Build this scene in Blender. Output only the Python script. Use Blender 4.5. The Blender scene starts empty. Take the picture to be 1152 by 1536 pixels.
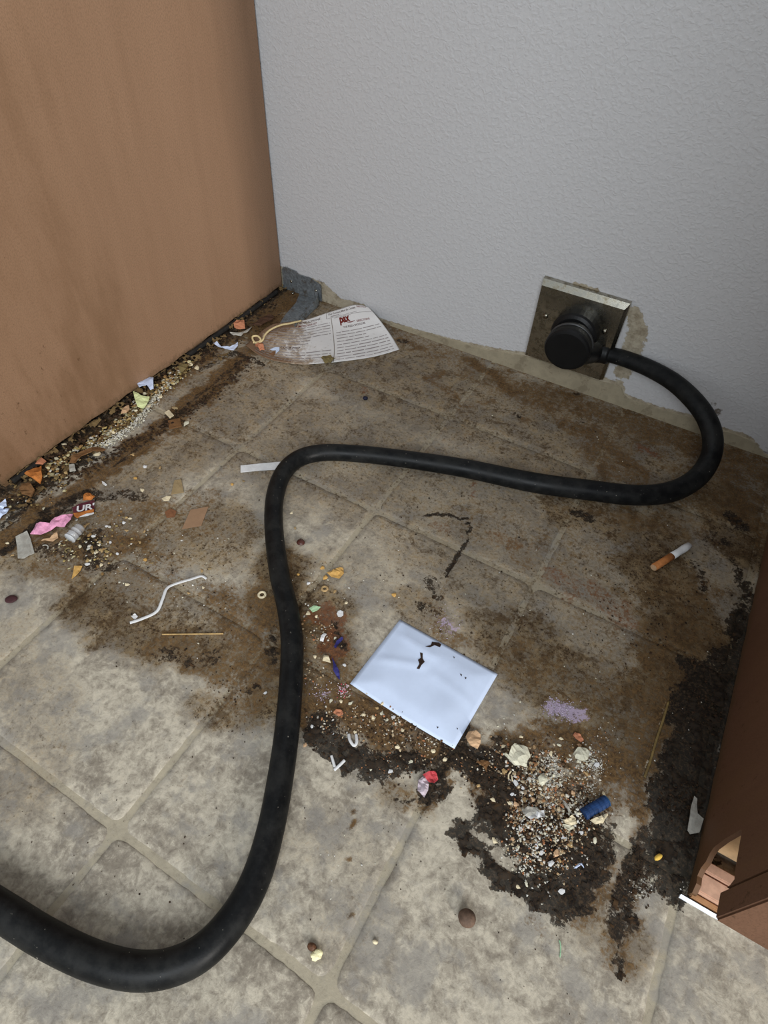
import bpy, bmesh, math, random
import numpy as np
from mathutils import Vector, Matrix, Euler
from mathutils.bvhtree import BVHTree

# ------------------------------------------------------------------ camera, world, light, exposure
S = bpy.context.scene
COL = S.collection
IW, IH, F = 1152, 1536, 929.52
CAM_LOC = Vector((0.5997, -0.7346, 0.5225))
CAM_ROT = Euler((0.7184, -0.0311, 0.5290), 'XYZ')
cd = bpy.data.cameras.new('camera')
cam = bpy.data.objects.new('camera', cd)
COL.objects.link(cam)
cam.location = CAM_LOC
cam.rotation_euler = CAM_ROT
cd.sensor_fit = 'VERTICAL'
cd.sensor_height = 36.0
cd.lens = F / IH * 36.0
cd.clip_start = 0.01
S.camera = cam

wd = bpy.data.worlds.new('world')
S.world = wd
wd.use_nodes = True
bg = wd.node_tree.nodes['Background']
bg.inputs[0].default_value = (0.88, 0.95, 1.0, 1)
bg.inputs[1].default_value = 0.50

def area_light(name, loc, target, sx, sy, power, color):
    l = bpy.data.lights.new(name, 'AREA')
    l.shape = 'RECTANGLE'; l.size = sx; l.size_y = sy; l.energy = power; l.color = color
    o = bpy.data.objects.new(name, l)
    COL.objects.link(o)
    o.location = loc
    o.rotation_euler = (Vector(target) - Vector(loc)).to_track_quat('-Z', 'Y').to_euler()
    return o
# daylight from a far window, ahead and to the right of the gap
area_light('window_daylight', (3.7, -2.52, 1.35), (0.2, -0.2, 0.1), 0.22, 1.3, 92, (1.0, 0.96, 0.90))
# broad soft daylight from the open room behind the photographer
area_light('room_daylight', (1.35, -2.7, 1.9), (0.3, -0.4, 0.0), 1.6, 1.2, 62, (0.88, 0.94, 1.0))

vs = S.view_settings
S.display_settings.display_device = 'sRGB'
vs.view_transform = 'Standard'
vs.look = 'None'
vs.gamma = 1
vs.exposure = 0.10
vs.use_curve_mapping = False

# ------------------------------------------------------------------ geometry helpers
RM = CAM_ROT.to_matrix()
def ray(u, v):
    return RM @ Vector(((u - IW / 2) / F, -(v - IH / 2) / F, -1.0))
def at(u, v, z=0.0):            # point of the height z seen at that place of the photograph
    d = ray(u, v); t = (z - CAM_LOC.z) / d.z
    return CAM_LOC + d * t
def aty(u, v, y=0.0):
    d = ray(u, v); t = (y - CAM_LOC.y) / d.y
    return CAM_LOC + d * t
def atx(u, v, x=0.0):
    d = ray(u, v); t = (x - CAM_LOC.x) / d.x
    return CAM_LOC + d * t
def mpp(u, v, z=0.0):           # metres per photo pixel on the floor there
    return (at(u + 2, v, z) - at(u - 2, v, z)).length / 4
def srgb(r, g, b):
    return tuple(((c / 255) / 12.92 if c / 255 <= 0.04045 else ((c / 255 + 0.055) / 1.055) ** 2.4) for c in (r, g, b)) + (1,)

_rs = np.random.RandomState(5)
_PERM = _rs.rand(257, 257)
def vnoise(x, y):
    x = np.asarray(x, float); y = np.asarray(y, float)
    xi = np.floor(x).astype(int); yi = np.floor(y).astype(int)
    fx = x - xi; fy = y - yi
    fx = fx * fx * (3 - 2 * fx); fy = fy * fy * (3 - 2 * fy)
    a = _PERM[xi % 256, yi % 256]; b = _PERM[(xi + 1) % 256, yi % 256]
    c = _PERM[xi % 256, (yi + 1) % 256]; d = _PERM[(xi + 1) % 256, (yi + 1) % 256]
    return (a * (1 - fx) + b * fx) * (1 - fy) + (c * (1 - fx) + d * fx) * fy
def fbm(x, y, octv=4, rough=0.55):
    s = 0; a = 1; n = 0
    for k in range(octv):
        s = s + a * vnoise(x * 2 ** k + 17.3 * k, y * 2 ** k + 5.1 * k); n += a; a *= rough
    return s / n

def setprops(o, label=None, cat=None, group=None, kind=None):
    if label: o['label'] = label
    if cat: o['category'] = cat
    if group: o['group'] = group
    if kind: o['kind'] = kind
    return o
def wloc(o):
    l = Vector(o.location)
    while o.parent:
        o = o.parent; l += Vector(o.location)
    return l
def mesh(name, verts, faces, mats=None, parent=None, origin=None, smooth=False, fmat=None):
    """verts in world space; one mesh object"""
    V = np.array([tuple(v) for v in verts], float)
    if origin is None:
        origin = Vector((V[:, 0].mean(), V[:, 1].mean(), V[:, 2].min()))
    origin = Vector(origin)
    me = bpy.data.meshes.new(name)
    me.from_pydata([tuple(v) for v in (V - np.array(origin))], [], [tuple(f) for f in faces])
    if mats is not None:
        for m in (mats if isinstance(mats, (list, tuple)) else [mats]): me.materials.append(m)
    if fmat is not None:
        me.polygons.foreach_set('material_index', np.array(fmat, dtype=np.int32))
    if smooth:
        me.polygons.foreach_set('use_smooth', [True] * len(me.polygons))
    me.update()
    o = bpy.data.objects.new(name, me)
    COL.objects.link(o)
    if parent is not None:
        o.parent = parent
        o.location = origin - wloc(parent)
    else:
        o.location = origin
    return o
def empty(name, loc, label=None, cat=None, group=None, kind=None):
    o = bpy.data.objects.new(name, None)
    o.empty_display_size = 0.02
    COL.objects.link(o); o.location = loc
    return setprops(o, label, cat, group, kind)
def box_vf(x0, x1, y0, y1, z0, z1):
    v = [(x0, y0, z0), (x1, y0, z0), (x1, y1, z0), (x0, y1, z0), (x0, y0, z1), (x1, y0, z1), (x1, y1, z1), (x0, y1, z1)]
    f = [(0, 3, 2, 1), (4, 5, 6, 7), (0, 1, 5, 4), (1, 2, 6, 5), (2, 3, 7, 6), (3, 0, 4, 7)]
    return v, f
def box(name, b, mats, parent=None, bevel=0.0):
    v, f = box_vf(*b)
    if bevel:
        bm = bmesh.new()
        bv = [bm.verts.new(p) for p in v]
        for q in f: bm.faces.new([bv[i] for i in q])
        bmesh.ops.bevel(bm, geom=bm.edges[:], offset=bevel, segments=2, affect='EDGES')
        v = [tuple(p.co) for p in bm.verts]; bm.verts.index_update()
        f = [[q.index for q in fc.verts] for fc in bm.faces]
        bm.free()
    return mesh(name, v, f, mats, parent)
def bm_vf(bm):
    bm.verts.index_update()
    v = [tuple(p.co) for p in bm.verts]
    f = [[q.index for q in fc.verts] for fc in bm.faces]
    bm.free()
    return v, f
def prism(poly, axis, a, b):
    """extrude a closed 2-D polygon along an axis between a and b; poly gives the two other coordinates in order"""
    def P(p, t):
        return (t, p[0], p[1]) if axis == 'x' else ((p[0], t, p[1]) if axis == 'y' else (p[0], p[1], t))
    bm = bmesh.new()
    A = [bm.verts.new(P(p, a)) for p in poly]; B = [bm.verts.new(P(p, b)) for p in poly]
    n = len(poly)
    bm.faces.new(A); bm.faces.new(B[::-1])
    for i in range(n): bm.faces.new((A[i], B[i], B[(i + 1) % n], A[(i + 1) % n]))
    bmesh.ops.recalc_face_normals(bm, faces=bm.faces[:])
    return bm_vf(bm)
def catmull(P, n=8):
    P = [Vector(p) for p in P]; out = []
    for i in range(len(P) - 1):
        p0 = P[max(i - 1, 0)]; p1 = P[i]; p2 = P[i + 1]; p3 = P[min(i + 2, len(P) - 1)]
        for k in range(n):
            t = k / n
            out.append(0.5 * ((2 * p1) + (p2 - p0) * t + (2 * p0 - 5 * p1 + 4 * p2 - p3) * t * t + (3 * p1 - p0 - 3 * p2 + p3) * t ** 3))
    out.append(P[-1]); return out
def tube_vf(P, R, seg=16, flat=1.0, closed_ends=True):
    n = len(P); V = []; Fc = []
    up = Vector((0, 0, 1)); prev = None
    for i, p in enumerate(P):
        t = (P[min(i + 1, n - 1)] - P[max(i - 1, 0)]).normalized()
        if prev is None:
            s = t.cross(up)
            if s.length < 1e-4: s = t.cross(Vector((1, 0, 0)))
        else:
            s = prev - t * prev.dot(t)
        s.normalize(); prev = s.copy(); u = s.cross(t).normalized()
        r = R[i] if isinstance(R, (list, tuple)) else R
        for k in range(seg):
            a = 2 * math.pi * k / seg
            V.append(p + s * math.cos(a) * r + u * math.sin(a) * r * flat)
    for i in range(n - 1):
        for k in range(seg):
            a = i * seg + k; b = i * seg + (k + 1) % seg
            Fc.append((a, b, b + seg, a + seg))
    if closed_ends:
        Fc.append(tuple(range(seg))[::-1]); Fc.append(tuple((n - 1) * seg + k for k in range(seg)))
    return V, Fc
def lathe_vf(axis_o, axis_d, prof, seg=32):
    """prof: list of (distance along axis, radius)"""
    d = Vector(axis_d).normalized(); s = d.orthogonal().normalized(); u = d.cross(s)
    V = []; Fc = []
    for (h, r) in prof:
        for k in range(seg):
            a = 2 * math.pi * k / seg
            V.append(Vector(axis_o) + d * h + (s * math.cos(a) + u * math.sin(a)) * r)
    for i in range(len(prof) - 1):
        for k in range(seg):
            a = i * seg + k; b = i * seg + (k + 1) % seg
            Fc.append((a, b, b + seg, a + seg))
    Fc.append(tuple(range(seg))[::-1]); Fc.append(tuple((len(prof) - 1) * seg + k for k in range(seg)))
    return V, Fc

# ------------------------------------------------------------------ materials
class N:
    def __init__(s, name):
        s.m = bpy.data.materials.new(name); s.m.use_nodes = True
        s.t = s.m.node_tree; s.bsdf = s.t.nodes['Principled BSDF']; s.x = 0
    def n(s, typ, **kw):
        nd = s.t.nodes.new(typ)
        for k, v in kw.items(): setattr(nd, k, v)
        return nd
    def l(s, a, b): s.t.links.new(a, b)
    def val(s, sock, v):
        if hasattr(v, 'is_output') or isinstance(v, bpy.types.NodeSocket): s.l(v, sock)
        else: sock.default_value = v
    def math(s, op, a, b=0.0, c=None, clamp=False):
        nd = s.n('ShaderNodeMath', operation=op, use_clamp=clamp)
        s.val(nd.inputs[0], a); s.val(nd.inputs[1], b)
        if c is not None: s.val(nd.inputs[2], c)
        return nd.outputs[0]
    def mix(s, f, a, b, blend='MIX'):
        nd = s.n('ShaderNodeMix', data_type='RGBA', blend_type=blend)
        s.val(nd.inputs[0], f); s.val(nd.inputs[6], a); s.val(nd.inputs[7], b)
        return nd.outputs[2]
    def pos(s): return s.n('ShaderNodeNewGeometry').outputs['Position']
    def mapping(s, vec, scale=(1, 1, 1), loc=(0, 0, 0), rot=(0, 0, 0)):
        nd = s.n('ShaderNodeMapping'); s.l(vec, nd.inputs[0])
        nd.inputs['Scale'].default_value = scale; nd.inputs['Location'].default_value = loc; nd.inputs['Rotation'].default_value = rot
        return nd.outputs[0]
    def noise(s, vec, scale, detail=4, rough=0.6, dist=0.0):
        nd = s.n('ShaderNodeTexNoise'); s.l(vec, nd.inputs['Vector'])
        nd.inputs['Scale'].default_value = scale; nd.inputs['Detail'].default_value = detail
        nd.inputs['Roughness'].default_value = rough; nd.inputs['Distortion'].default_value = dist
        return nd.outputs[0]
    def smooth(s, v, a, b, o0=0.0, o1=1.0):
        nd = s.n('ShaderNodeMapRange', interpolation_type='SMOOTHSTEP')
        s.val(nd.inputs[0], v); nd.inputs[1].default_value = a; nd.inputs[2].default_value = b
        nd.inputs[3].default_value = o0; nd.inputs[4].default_value = o1
        return nd.outputs[0]
    def attr(s, name):
        nd = s.n('ShaderNodeAttribute', attribute_name=name); return nd
    def bump(s, h, strength, dist=0.001):
        nd = s.n('ShaderNodeBump'); s.l(h, nd.inputs['Height'])
        nd.inputs['Strength'].default_value = strength; nd.inputs['Distance'].default_value = dist
        s.l(nd.outputs[0], s.bsdf.inputs['Normal'])
    def out(s, color=None, rough=None, spec=None, metal=None):
        b = s.bsdf
        if color is not None: s.val(b.inputs['Base Color'], color)
        if rough is not None: s.val(b.inputs['Roughness'], rough)
        if spec is not None: s.val(b.inputs['Specular IOR Level'], spec)
        if metal is not None: s.val(b.inputs['Metallic'], metal)
        return s.m

_simple = {}
def simple(rgb, rough=0.8, var=0.25, scale=300, spec=0.25, metal=0.0, bump=0.3, dirt=0.0):
    key = (rgb, rough, var, scale, spec, metal, bump, dirt)
    if key in _simple: return _simple[key]
    s = N('paint_%d_%d_%d' % rgb)
    p = s.pos(); n = s.noise(p, scale, 4)
    c = srgb(*rgb); dk = tuple(x * (1 - var) for x in c[:3]) + (1,); lt = tuple(min(1, x * (1 + var)) for x in c[:3]) + (1,)
    col = s.mix(s.smooth(n, 0.3, 0.7), dk, lt)
    if dirt:
        col = s.mix(s.math('MULTIPLY', s.smooth(s.noise(p, scale * 0.5, 6, 0.7), 0.5, 0.62), dirt), col, srgb(70, 55, 38))
    s.out(col, rough, spec, metal)
    if bump: s.bump(n, bump, 0.0006)
    _simple[key] = s.m
    return s.m

def floor_mat(name, c_a, c_b, c_c, grout=False):
    s = N(name); p = s.pos()
    n1 = s.noise(p, 13, 3, 0.5, 0.3); n2 = s.noise(s.mapping(p, loc=(3, 1, 0)), 42, 6, 0.72, 0.5)
    n3 = s.noise(s.mapping(p, loc=(7, 2, 0)), 150, 7, 0.7, 0.4); n4 = s.noise(s.mapping(p, loc=(1, 9, 0)), 520, 4, 0.7)
    C = lambda n, k: s.math('MULTIPLY', s.math('SUBTRACT', n, 0.5), k)        # centred, amplified
    g1, g2, g3, g4 = C(n1, 3.5), C(n2, 3.2), C(n3, 3.0), C(n4, 3.0)
    fz = s.noise(s.mapping(p, loc=(5, 3, 0)), 300, 6, 0.75, 0.3); gf = C(fz, 3.2)
    add = lambda *q_: (q_[0] if len(q_) == 1 else s.math('ADD', q_[0], add(*q_[1:])))
    mul = lambda x, k: s.math('MULTIPLY', x, k)
    v = add(mul(g1, 0.22), mul(g2, 0.50), mul(g3, 0.42))
    base = s.mix(s.smooth(v, -0.42, 0.40), c_a, c_b)
    base = s.mix(mul(s.smooth(add(mul(g3, 0.6), mul(gf, 0.4), mul(g2, 0.3)), 0.02, 0.5), 0.75), base, c_c)
    bl = s.noise(s.mapping(p, loc=(4, 4, 0)), 20, 5, 0.68)
    base = s.mix(mul(s.smooth(bl, 0.50, 0.62), 0.6), base, srgb(136, 132, 126))
    base = s.mix(mul(s.smooth(add(mul(gf, 0.5), mul(g3, 0.5)), -0.08, -0.42), 0.35), base, srgb(96, 86, 72))
    a = s.attr('soil'); sep = s.n('ShaderNodeSeparateColor'); s.l(a.outputs['Color'], sep.inputs[0])
    B, K, W = sep.outputs[0], sep.outputs[1], sep.outputs[2]
    a2 = s.attr('soil2'); sep2 = s.n('ShaderNodeSeparateColor'); s.l(a2.outputs['Color'], sep2.inputs[0])
    Rr, M, D = sep2.outputs[0], sep2.outputs[1], sep2.outputs[2]
    gate = lambda ch, lo: s.math('ADD', lo, mul(ch, 1.6), clamp=True)
    G = add(mul(g2, 0.40), mul(g3, 0.55), mul(gf, 0.50))
    # D: general grey-brown dulling, grime together with painted shade
    d = add(D, mul(G, 0.75)) if not grout else s.math('ADD', mul(D, 0.75), mul(G, 0.5))
    base = s.mix(s.smooth(d, 0.0, 0.95, 0, 1.0), base, srgb(176, 158, 132), 'MULTIPLY')
    # ragged brown blotches and pale scuffs that make up the grubby area
    sp1 = s.noise(s.mapping(p, loc=(8, 6, 0)), 30, 7, 0.74, 0.6); sp2 = s.noise(s.mapping(p, loc=(2, 7, 0)), 95, 7, 0.76, 0.5)
    s1, s2 = C(sp1, 3.0), C(sp2, 3.2)
    dm = s.math('MAXIMUM', D, B)
    blot = add(mul(s1, 0.75), mul(s2, 0.60), mul(gf, 0.35), mul(dm, 0.70))
    base = s.mix(s.math('MULTIPLY', s.smooth(blot, 0.36, 0.85), s.math('ADD', 0.10, mul(dm, 1.1), clamp=True)), base, srgb(78, 60, 38))
    pale = add(mul(s1, -0.6), mul(s2, -0.55), mul(g3, 0.5))
    base = s.mix(s.math('MULTIPLY', s.smooth(pale, 0.28, 0.75), mul(dm, 0.60)), base, srgb(158, 142, 116))
    grit = add(mul(gf, 0.8), mul(g4, 0.55), mul(s2, 0.45), mul(dm, 0.30))
    base = s.mix(s.math('MULTIPLY', s.smooth(grit, 0.34, 0.60), s.math('ADD', 0.05, mul(dm, 1.1), clamp=True)), base, srgb(52, 39, 25))
    # B: brown stain film, patchy
    b = add(B, mul(s.math('MULTIPLY', G, gate(B, 0.10)), 1.0))
    brown = s.mix(s.smooth(gf, -0.3, 0.3), srgb(64, 46, 27), srgb(112, 86, 54))
    base = s.mix(s.smooth(b, 0.30, 1.0, 0, 0.85), base, brown)
    # R: reddish stain
    r = add(Rr, s.math('MULTIPLY', G, gate(Rr, 0.05)))
    base = s.mix(s.smooth(r, 0.30, 0.9, 0, 0.75), base, s.mix(s.smooth(gf, -0.3, 0.3), srgb(78, 42, 24), srgb(116, 74, 48)))
    # fine dark grit, denser where it is soiled
    gr = add(mul(g4, 0.7), mul(gf, 0.45), mul(s.math('MAXIMUM', B, D), 0.30))
    base = s.mix(s.smooth(gr, 0.50, 0.72, 0, 0.80), base, srgb(48, 36, 23))
    # K: black grime with ragged, holed edges
    k = add(K, mul(s.math('MULTIPLY', add(mul(g2, 0.45), mul(g3, 0.75), mul(gf, 0.55)), gate(K, 0.14)), 1.0))
    black = s.mix(s.smooth(add(gf, mul(g4, 0.5)), -0.15, 0.5), srgb(24, 20, 16), srgb(70, 56, 42))
    km = s.smooth(k, 0.46, 0.62)
    base = s.mix(mul(km, 0.94), base, black)
    # W / M: white and mauve powdery residue
    w = add(W, s.math('MULTIPLY', add(g3, gf), gate(W, 0.0)))
    base = s.mix(s.smooth(w, 0.42, 0.80, 0, 0.72), base, srgb(196, 188, 168))
    mm = add(M, s.math('MULTIPLY', add(g3, gf), gate(M, 0.0)))
    base = s.mix(s.smooth(mm, 0.42, 0.75, 0, 0.8), base, srgb(176, 160, 182))
    s.out(base, s.smooth(n3, 0.3, 0.7, 0.60, 0.80), 0.22)
    h = add(n3, mul(fz, 0.5), mul(km, 0.4))
    s.bump(h, 0.4, 0.0012)
    return s.m
TILE = floor_mat('vinyl_tile', srgb(126, 117, 104), srgb(188, 179, 161), srgb(210, 202, 184))
GROUT = floor_mat('grout', srgb(156, 147, 128), srgb(170, 160, 139), srgb(176, 166, 145), True)

def wall_mat():
    s = N('textured_wall_paint'); p = s.pos()
    n = s.noise(s.mapping(p, scale=(1, 1, 1.2)), 175, 4, 0.5, 0.9); n2 = s.noise(p, 300, 3)
    t = s.attr('tan').outputs['Fac']
    tn = s.math('ADD', t, s.math('MULTIPLY', s.math('SUBTRACT', s.noise(p, 160, 5, 0.7), 0.5), 0.9))
    tm = s.smooth(tn, 0.45, 0.56)
    paint = s.mix(s.smooth(n2, 0.3, 0.7), srgb(185, 184, 184), srgb(191, 190, 190))
    tan = s.mix(s.smooth(s.noise(p, 60, 5, 0.7), 0.4, 0.65), srgb(168, 158, 138), srgb(134, 122, 102))
    g = s.attr('grime').outputs['Fac']
    gm = s.smooth(s.math('ADD', g, s.math('MULTIPLY', s.math('SUBTRACT', s.noise(p, 220, 5, 0.7), 0.5), 1.6)), 0.45, 0.8)
    col = s.mix(tm, paint, tan)
    col = s.mix(s.math('MULTIPLY', gm, 0.85), col, srgb(84, 72, 54))
    s.out(col, 0.6, 0.3)
    h = s.math('SUBTRACT', s.smooth(n, 0.40, 0.72), s.math('MULTIPLY', tm, 0.9))
    s.bump(h, 0.36, 0.0011)
    return s.m
WALL = wall_mat()

def panel_mat(name, c1, c2, dark, y0, y1):
    """brown laminate: vertical streaks, specks; more splashes towards the front (y0..y1)"""
    s = N(name); p = s.pos()
    st = s.noise(s.mapping(p, scale=(20, 20, 2.2)), 1.0, 4, 0.55); fine = s.noise(s.mapping(p, scale=(900, 900, 500)), 1.0, 3, 0.6)
    st2 = s.noise(s.mapping(p, scale=(90, 90, 9)), 1.0, 4, 0.6)
    col = s.mix(s.smooth(s.math('ADD', s.math('MULTIPLY', st, 0.60), s.math('MULTIPLY', st2, 0.40)), 0.28, 0.72), c1, c2)
    col = s.mix(s.math('MULTIPLY', s.smooth(fine, 0.40, 0.66), 0.42), col, dark)
    xyz = s.n('ShaderNodeSeparateXYZ'); s.l(p, xyz.inputs[0])
    front = s.smooth(xyz.outputs[1], y1, y0)
    low = s.smooth(xyz.outputs[2], 0.22, 0.0)
    sp = s.noise(s.mapping(p, scale=(150, 150, 95)), 1.0, 5, 0.7)
    m = s.math('ADD', sp, s.math('ADD', s.math('MULTIPLY', front, 0.05), s.math('MULTIPLY', low, 0.05)))
    col = s.mix(s.smooth(m, 0.70, 0.76, 0, 0.75), col, srgb(66, 44, 28))
    # old splash film toward the front and the very bottom
    fl = s.noise(s.mapping(p, scale=(16, 16, 5), loc=(2, 0, 0)), 1.0, 6, 0.65)
    col = s.mix(s.smooth(s.math('ADD', fl, s.math('MULTIPLY', s.math('MULTIPLY', front, low), 0.25)), 0.52, 0.8, 0, 0.32), col, srgb(96, 70, 46))
    col = s.mix(s.math('MULTIPLY', front, s.smooth(fl, 0.40, 0.62, 0.15, 0.50)), col, srgb(112, 82, 56))
    edge = s.smooth(s.math('ADD', xyz.outputs[2], s.math('MULTIPLY', s.math('SUBTRACT', sp, 0.5), 0.03)), 0.016, 0.004)
    col = s.mix(s.math('MULTIPLY', edge, 0.6), col, srgb(86, 68, 46))
    s.out(col, 0.62, 0.2)
    s.bump(fine, 0.12, 0.0005)
    return s.m
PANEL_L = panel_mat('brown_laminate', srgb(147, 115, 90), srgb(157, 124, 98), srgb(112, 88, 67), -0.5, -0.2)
PANEL_R = panel_mat('shade_painted_laminate', srgb(100, 70, 54), srgb(112, 80, 62), srgb(76, 54, 40), -0.5, -0.2)  # left laminate darkened: the right cabinet's shade is put into its colour

def rubber_mat():
    s = N('dusty_black_rubber'); p = s.pos()
    n = s.noise(p, 60, 5, 0.7); f = s.noise(p, 700, 3, 0.6)
    col = s.mix(s.smooth(n, 0.35, 0.7), srgb(16, 17, 18), srgb(34, 34, 33))
    spk = s.smooth(s.noise(p, 480, 2, 0.5), 0.745, 0.77)
    col = s.mix(s.math('MULTIPLY', spk, 0.7), col, srgb(150, 144, 132))
    s.out(col, s.smooth(n, 0.3, 0.7, 0.36, 0.50), 0.14)
    s.bump(f, 0.12, 0.0005)
    return s.m
RUBBER = rubber_mat()
def plastic_black():
    s = N('black_moulded_plastic'); p = s.pos()
    n = s.noise(p, 80, 4)
    s.out(s.mix(n, srgb(12, 12, 13), srgb(22, 22, 22)), 0.45, 0.25)
    return s.m
BLACK = plastic_black()
def steel_mat():
    s = N('dirty_stainless_plate'); p = s.pos()
    n = s.noise(p, 130, 5, 0.7)
    col = s.mix(s.smooth(n, 0.4, 0.7), srgb(176, 172, 160), srgb(120, 112, 94))
    s.out(col, s.smooth(n, 0.3, 0.7, 0.16, 0.34), 0.5, 1.0)
    return s.m
STEEL = steel_mat()
def galv_mat():
    s = N('dull_galvanised_steel'); p = s.pos()
    n = s.noise(p, 260, 5, 0.7); n2 = s.noise(p, 70, 5, 0.65)
    col = s.mix(s.smooth(n, 0.35, 0.7), srgb(104, 109, 112), srgb(140, 146, 149))
    col = s.mix(s.smooth(n2, 0.52, 0.66, 0, 0.7), col, srgb(84, 72, 56))
    s.out(col, 0.38, 0.5, 0.45)
    s.bump(n, 0.04, 0.0004)
    return s.m
GALV = galv_mat()
def paper_mat(name, c, stain=0.0, uvstain=False):
    s = N(name); p = s.pos()
    n = s.noise(p, 30, 4, 0.6); f = s.noise(p, 240, 4, 0.7)
    col = s.mix(s.smooth(n, 0.35, 0.65), tuple(x * 0.93 for x in c[:3]) + (1,), c)
    if uvstain:
        a = s.attr('stain').outputs['Fac']
        m = s.math('ADD', a, s.math('MULTIPLY', s.math('SUBTRACT', s.noise(p, 75, 6, 0.72, 0.8), 0.5), 1.8))
        col = s.mix(s.smooth(m, 0.35, 0.8, 0, 0.8), col, srgb(142, 118, 88))
        col = s.mix(s.smooth(m, 0.75, 1.1, 0, 0.8), col, srgb(104, 74, 48))
    if stain:
        col = s.mix(s.math('MULTIPLY', s.smooth(s.noise(p, 170, 6, 0.7), 0.6, 0.7), stain), col, srgb(120, 100, 74))
    s.out(col, 0.75, 0.2)
    s.bump(f, 0.08, 0.0005)
    return s.m
WHITE = paper_mat('white_paper', srgb(200, 213, 236))
SHEET = paper_mat('printed_sheet_paper', srgb(220, 217, 214), 0.25, True)
INK = simple((82, 62, 58), 0.9, 0.2, 600, 0.1, 0, 0)
INK2 = simple((146, 138, 136), 0.9, 0.2, 600, 0.1, 0, 0)
REDINK = simple((112, 42, 36), 0.9, 0.2, 600, 0.1, 0, 0)

def vcol_mat(name, rough=0.85, dirt=0.35):
    s = N(name); p = s.pos()
    c = s.attr('tint').outputs['Color']
    n = s.noise(p, 600, 4, 0.7)
    col = s.mix(s.smooth(n, 0.42, 0.68, 0, dirt), c, srgb(64, 48, 32))
    s.out(col, rough, 0.2)
    s.bump(n, 0.3, 0.0008)
    return s.m
CRUMB = vcol_mat('crumb', 0.85, 0.45)
CRUST = vcol_mat('caked_grime', 0.9, 0.6)

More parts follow.
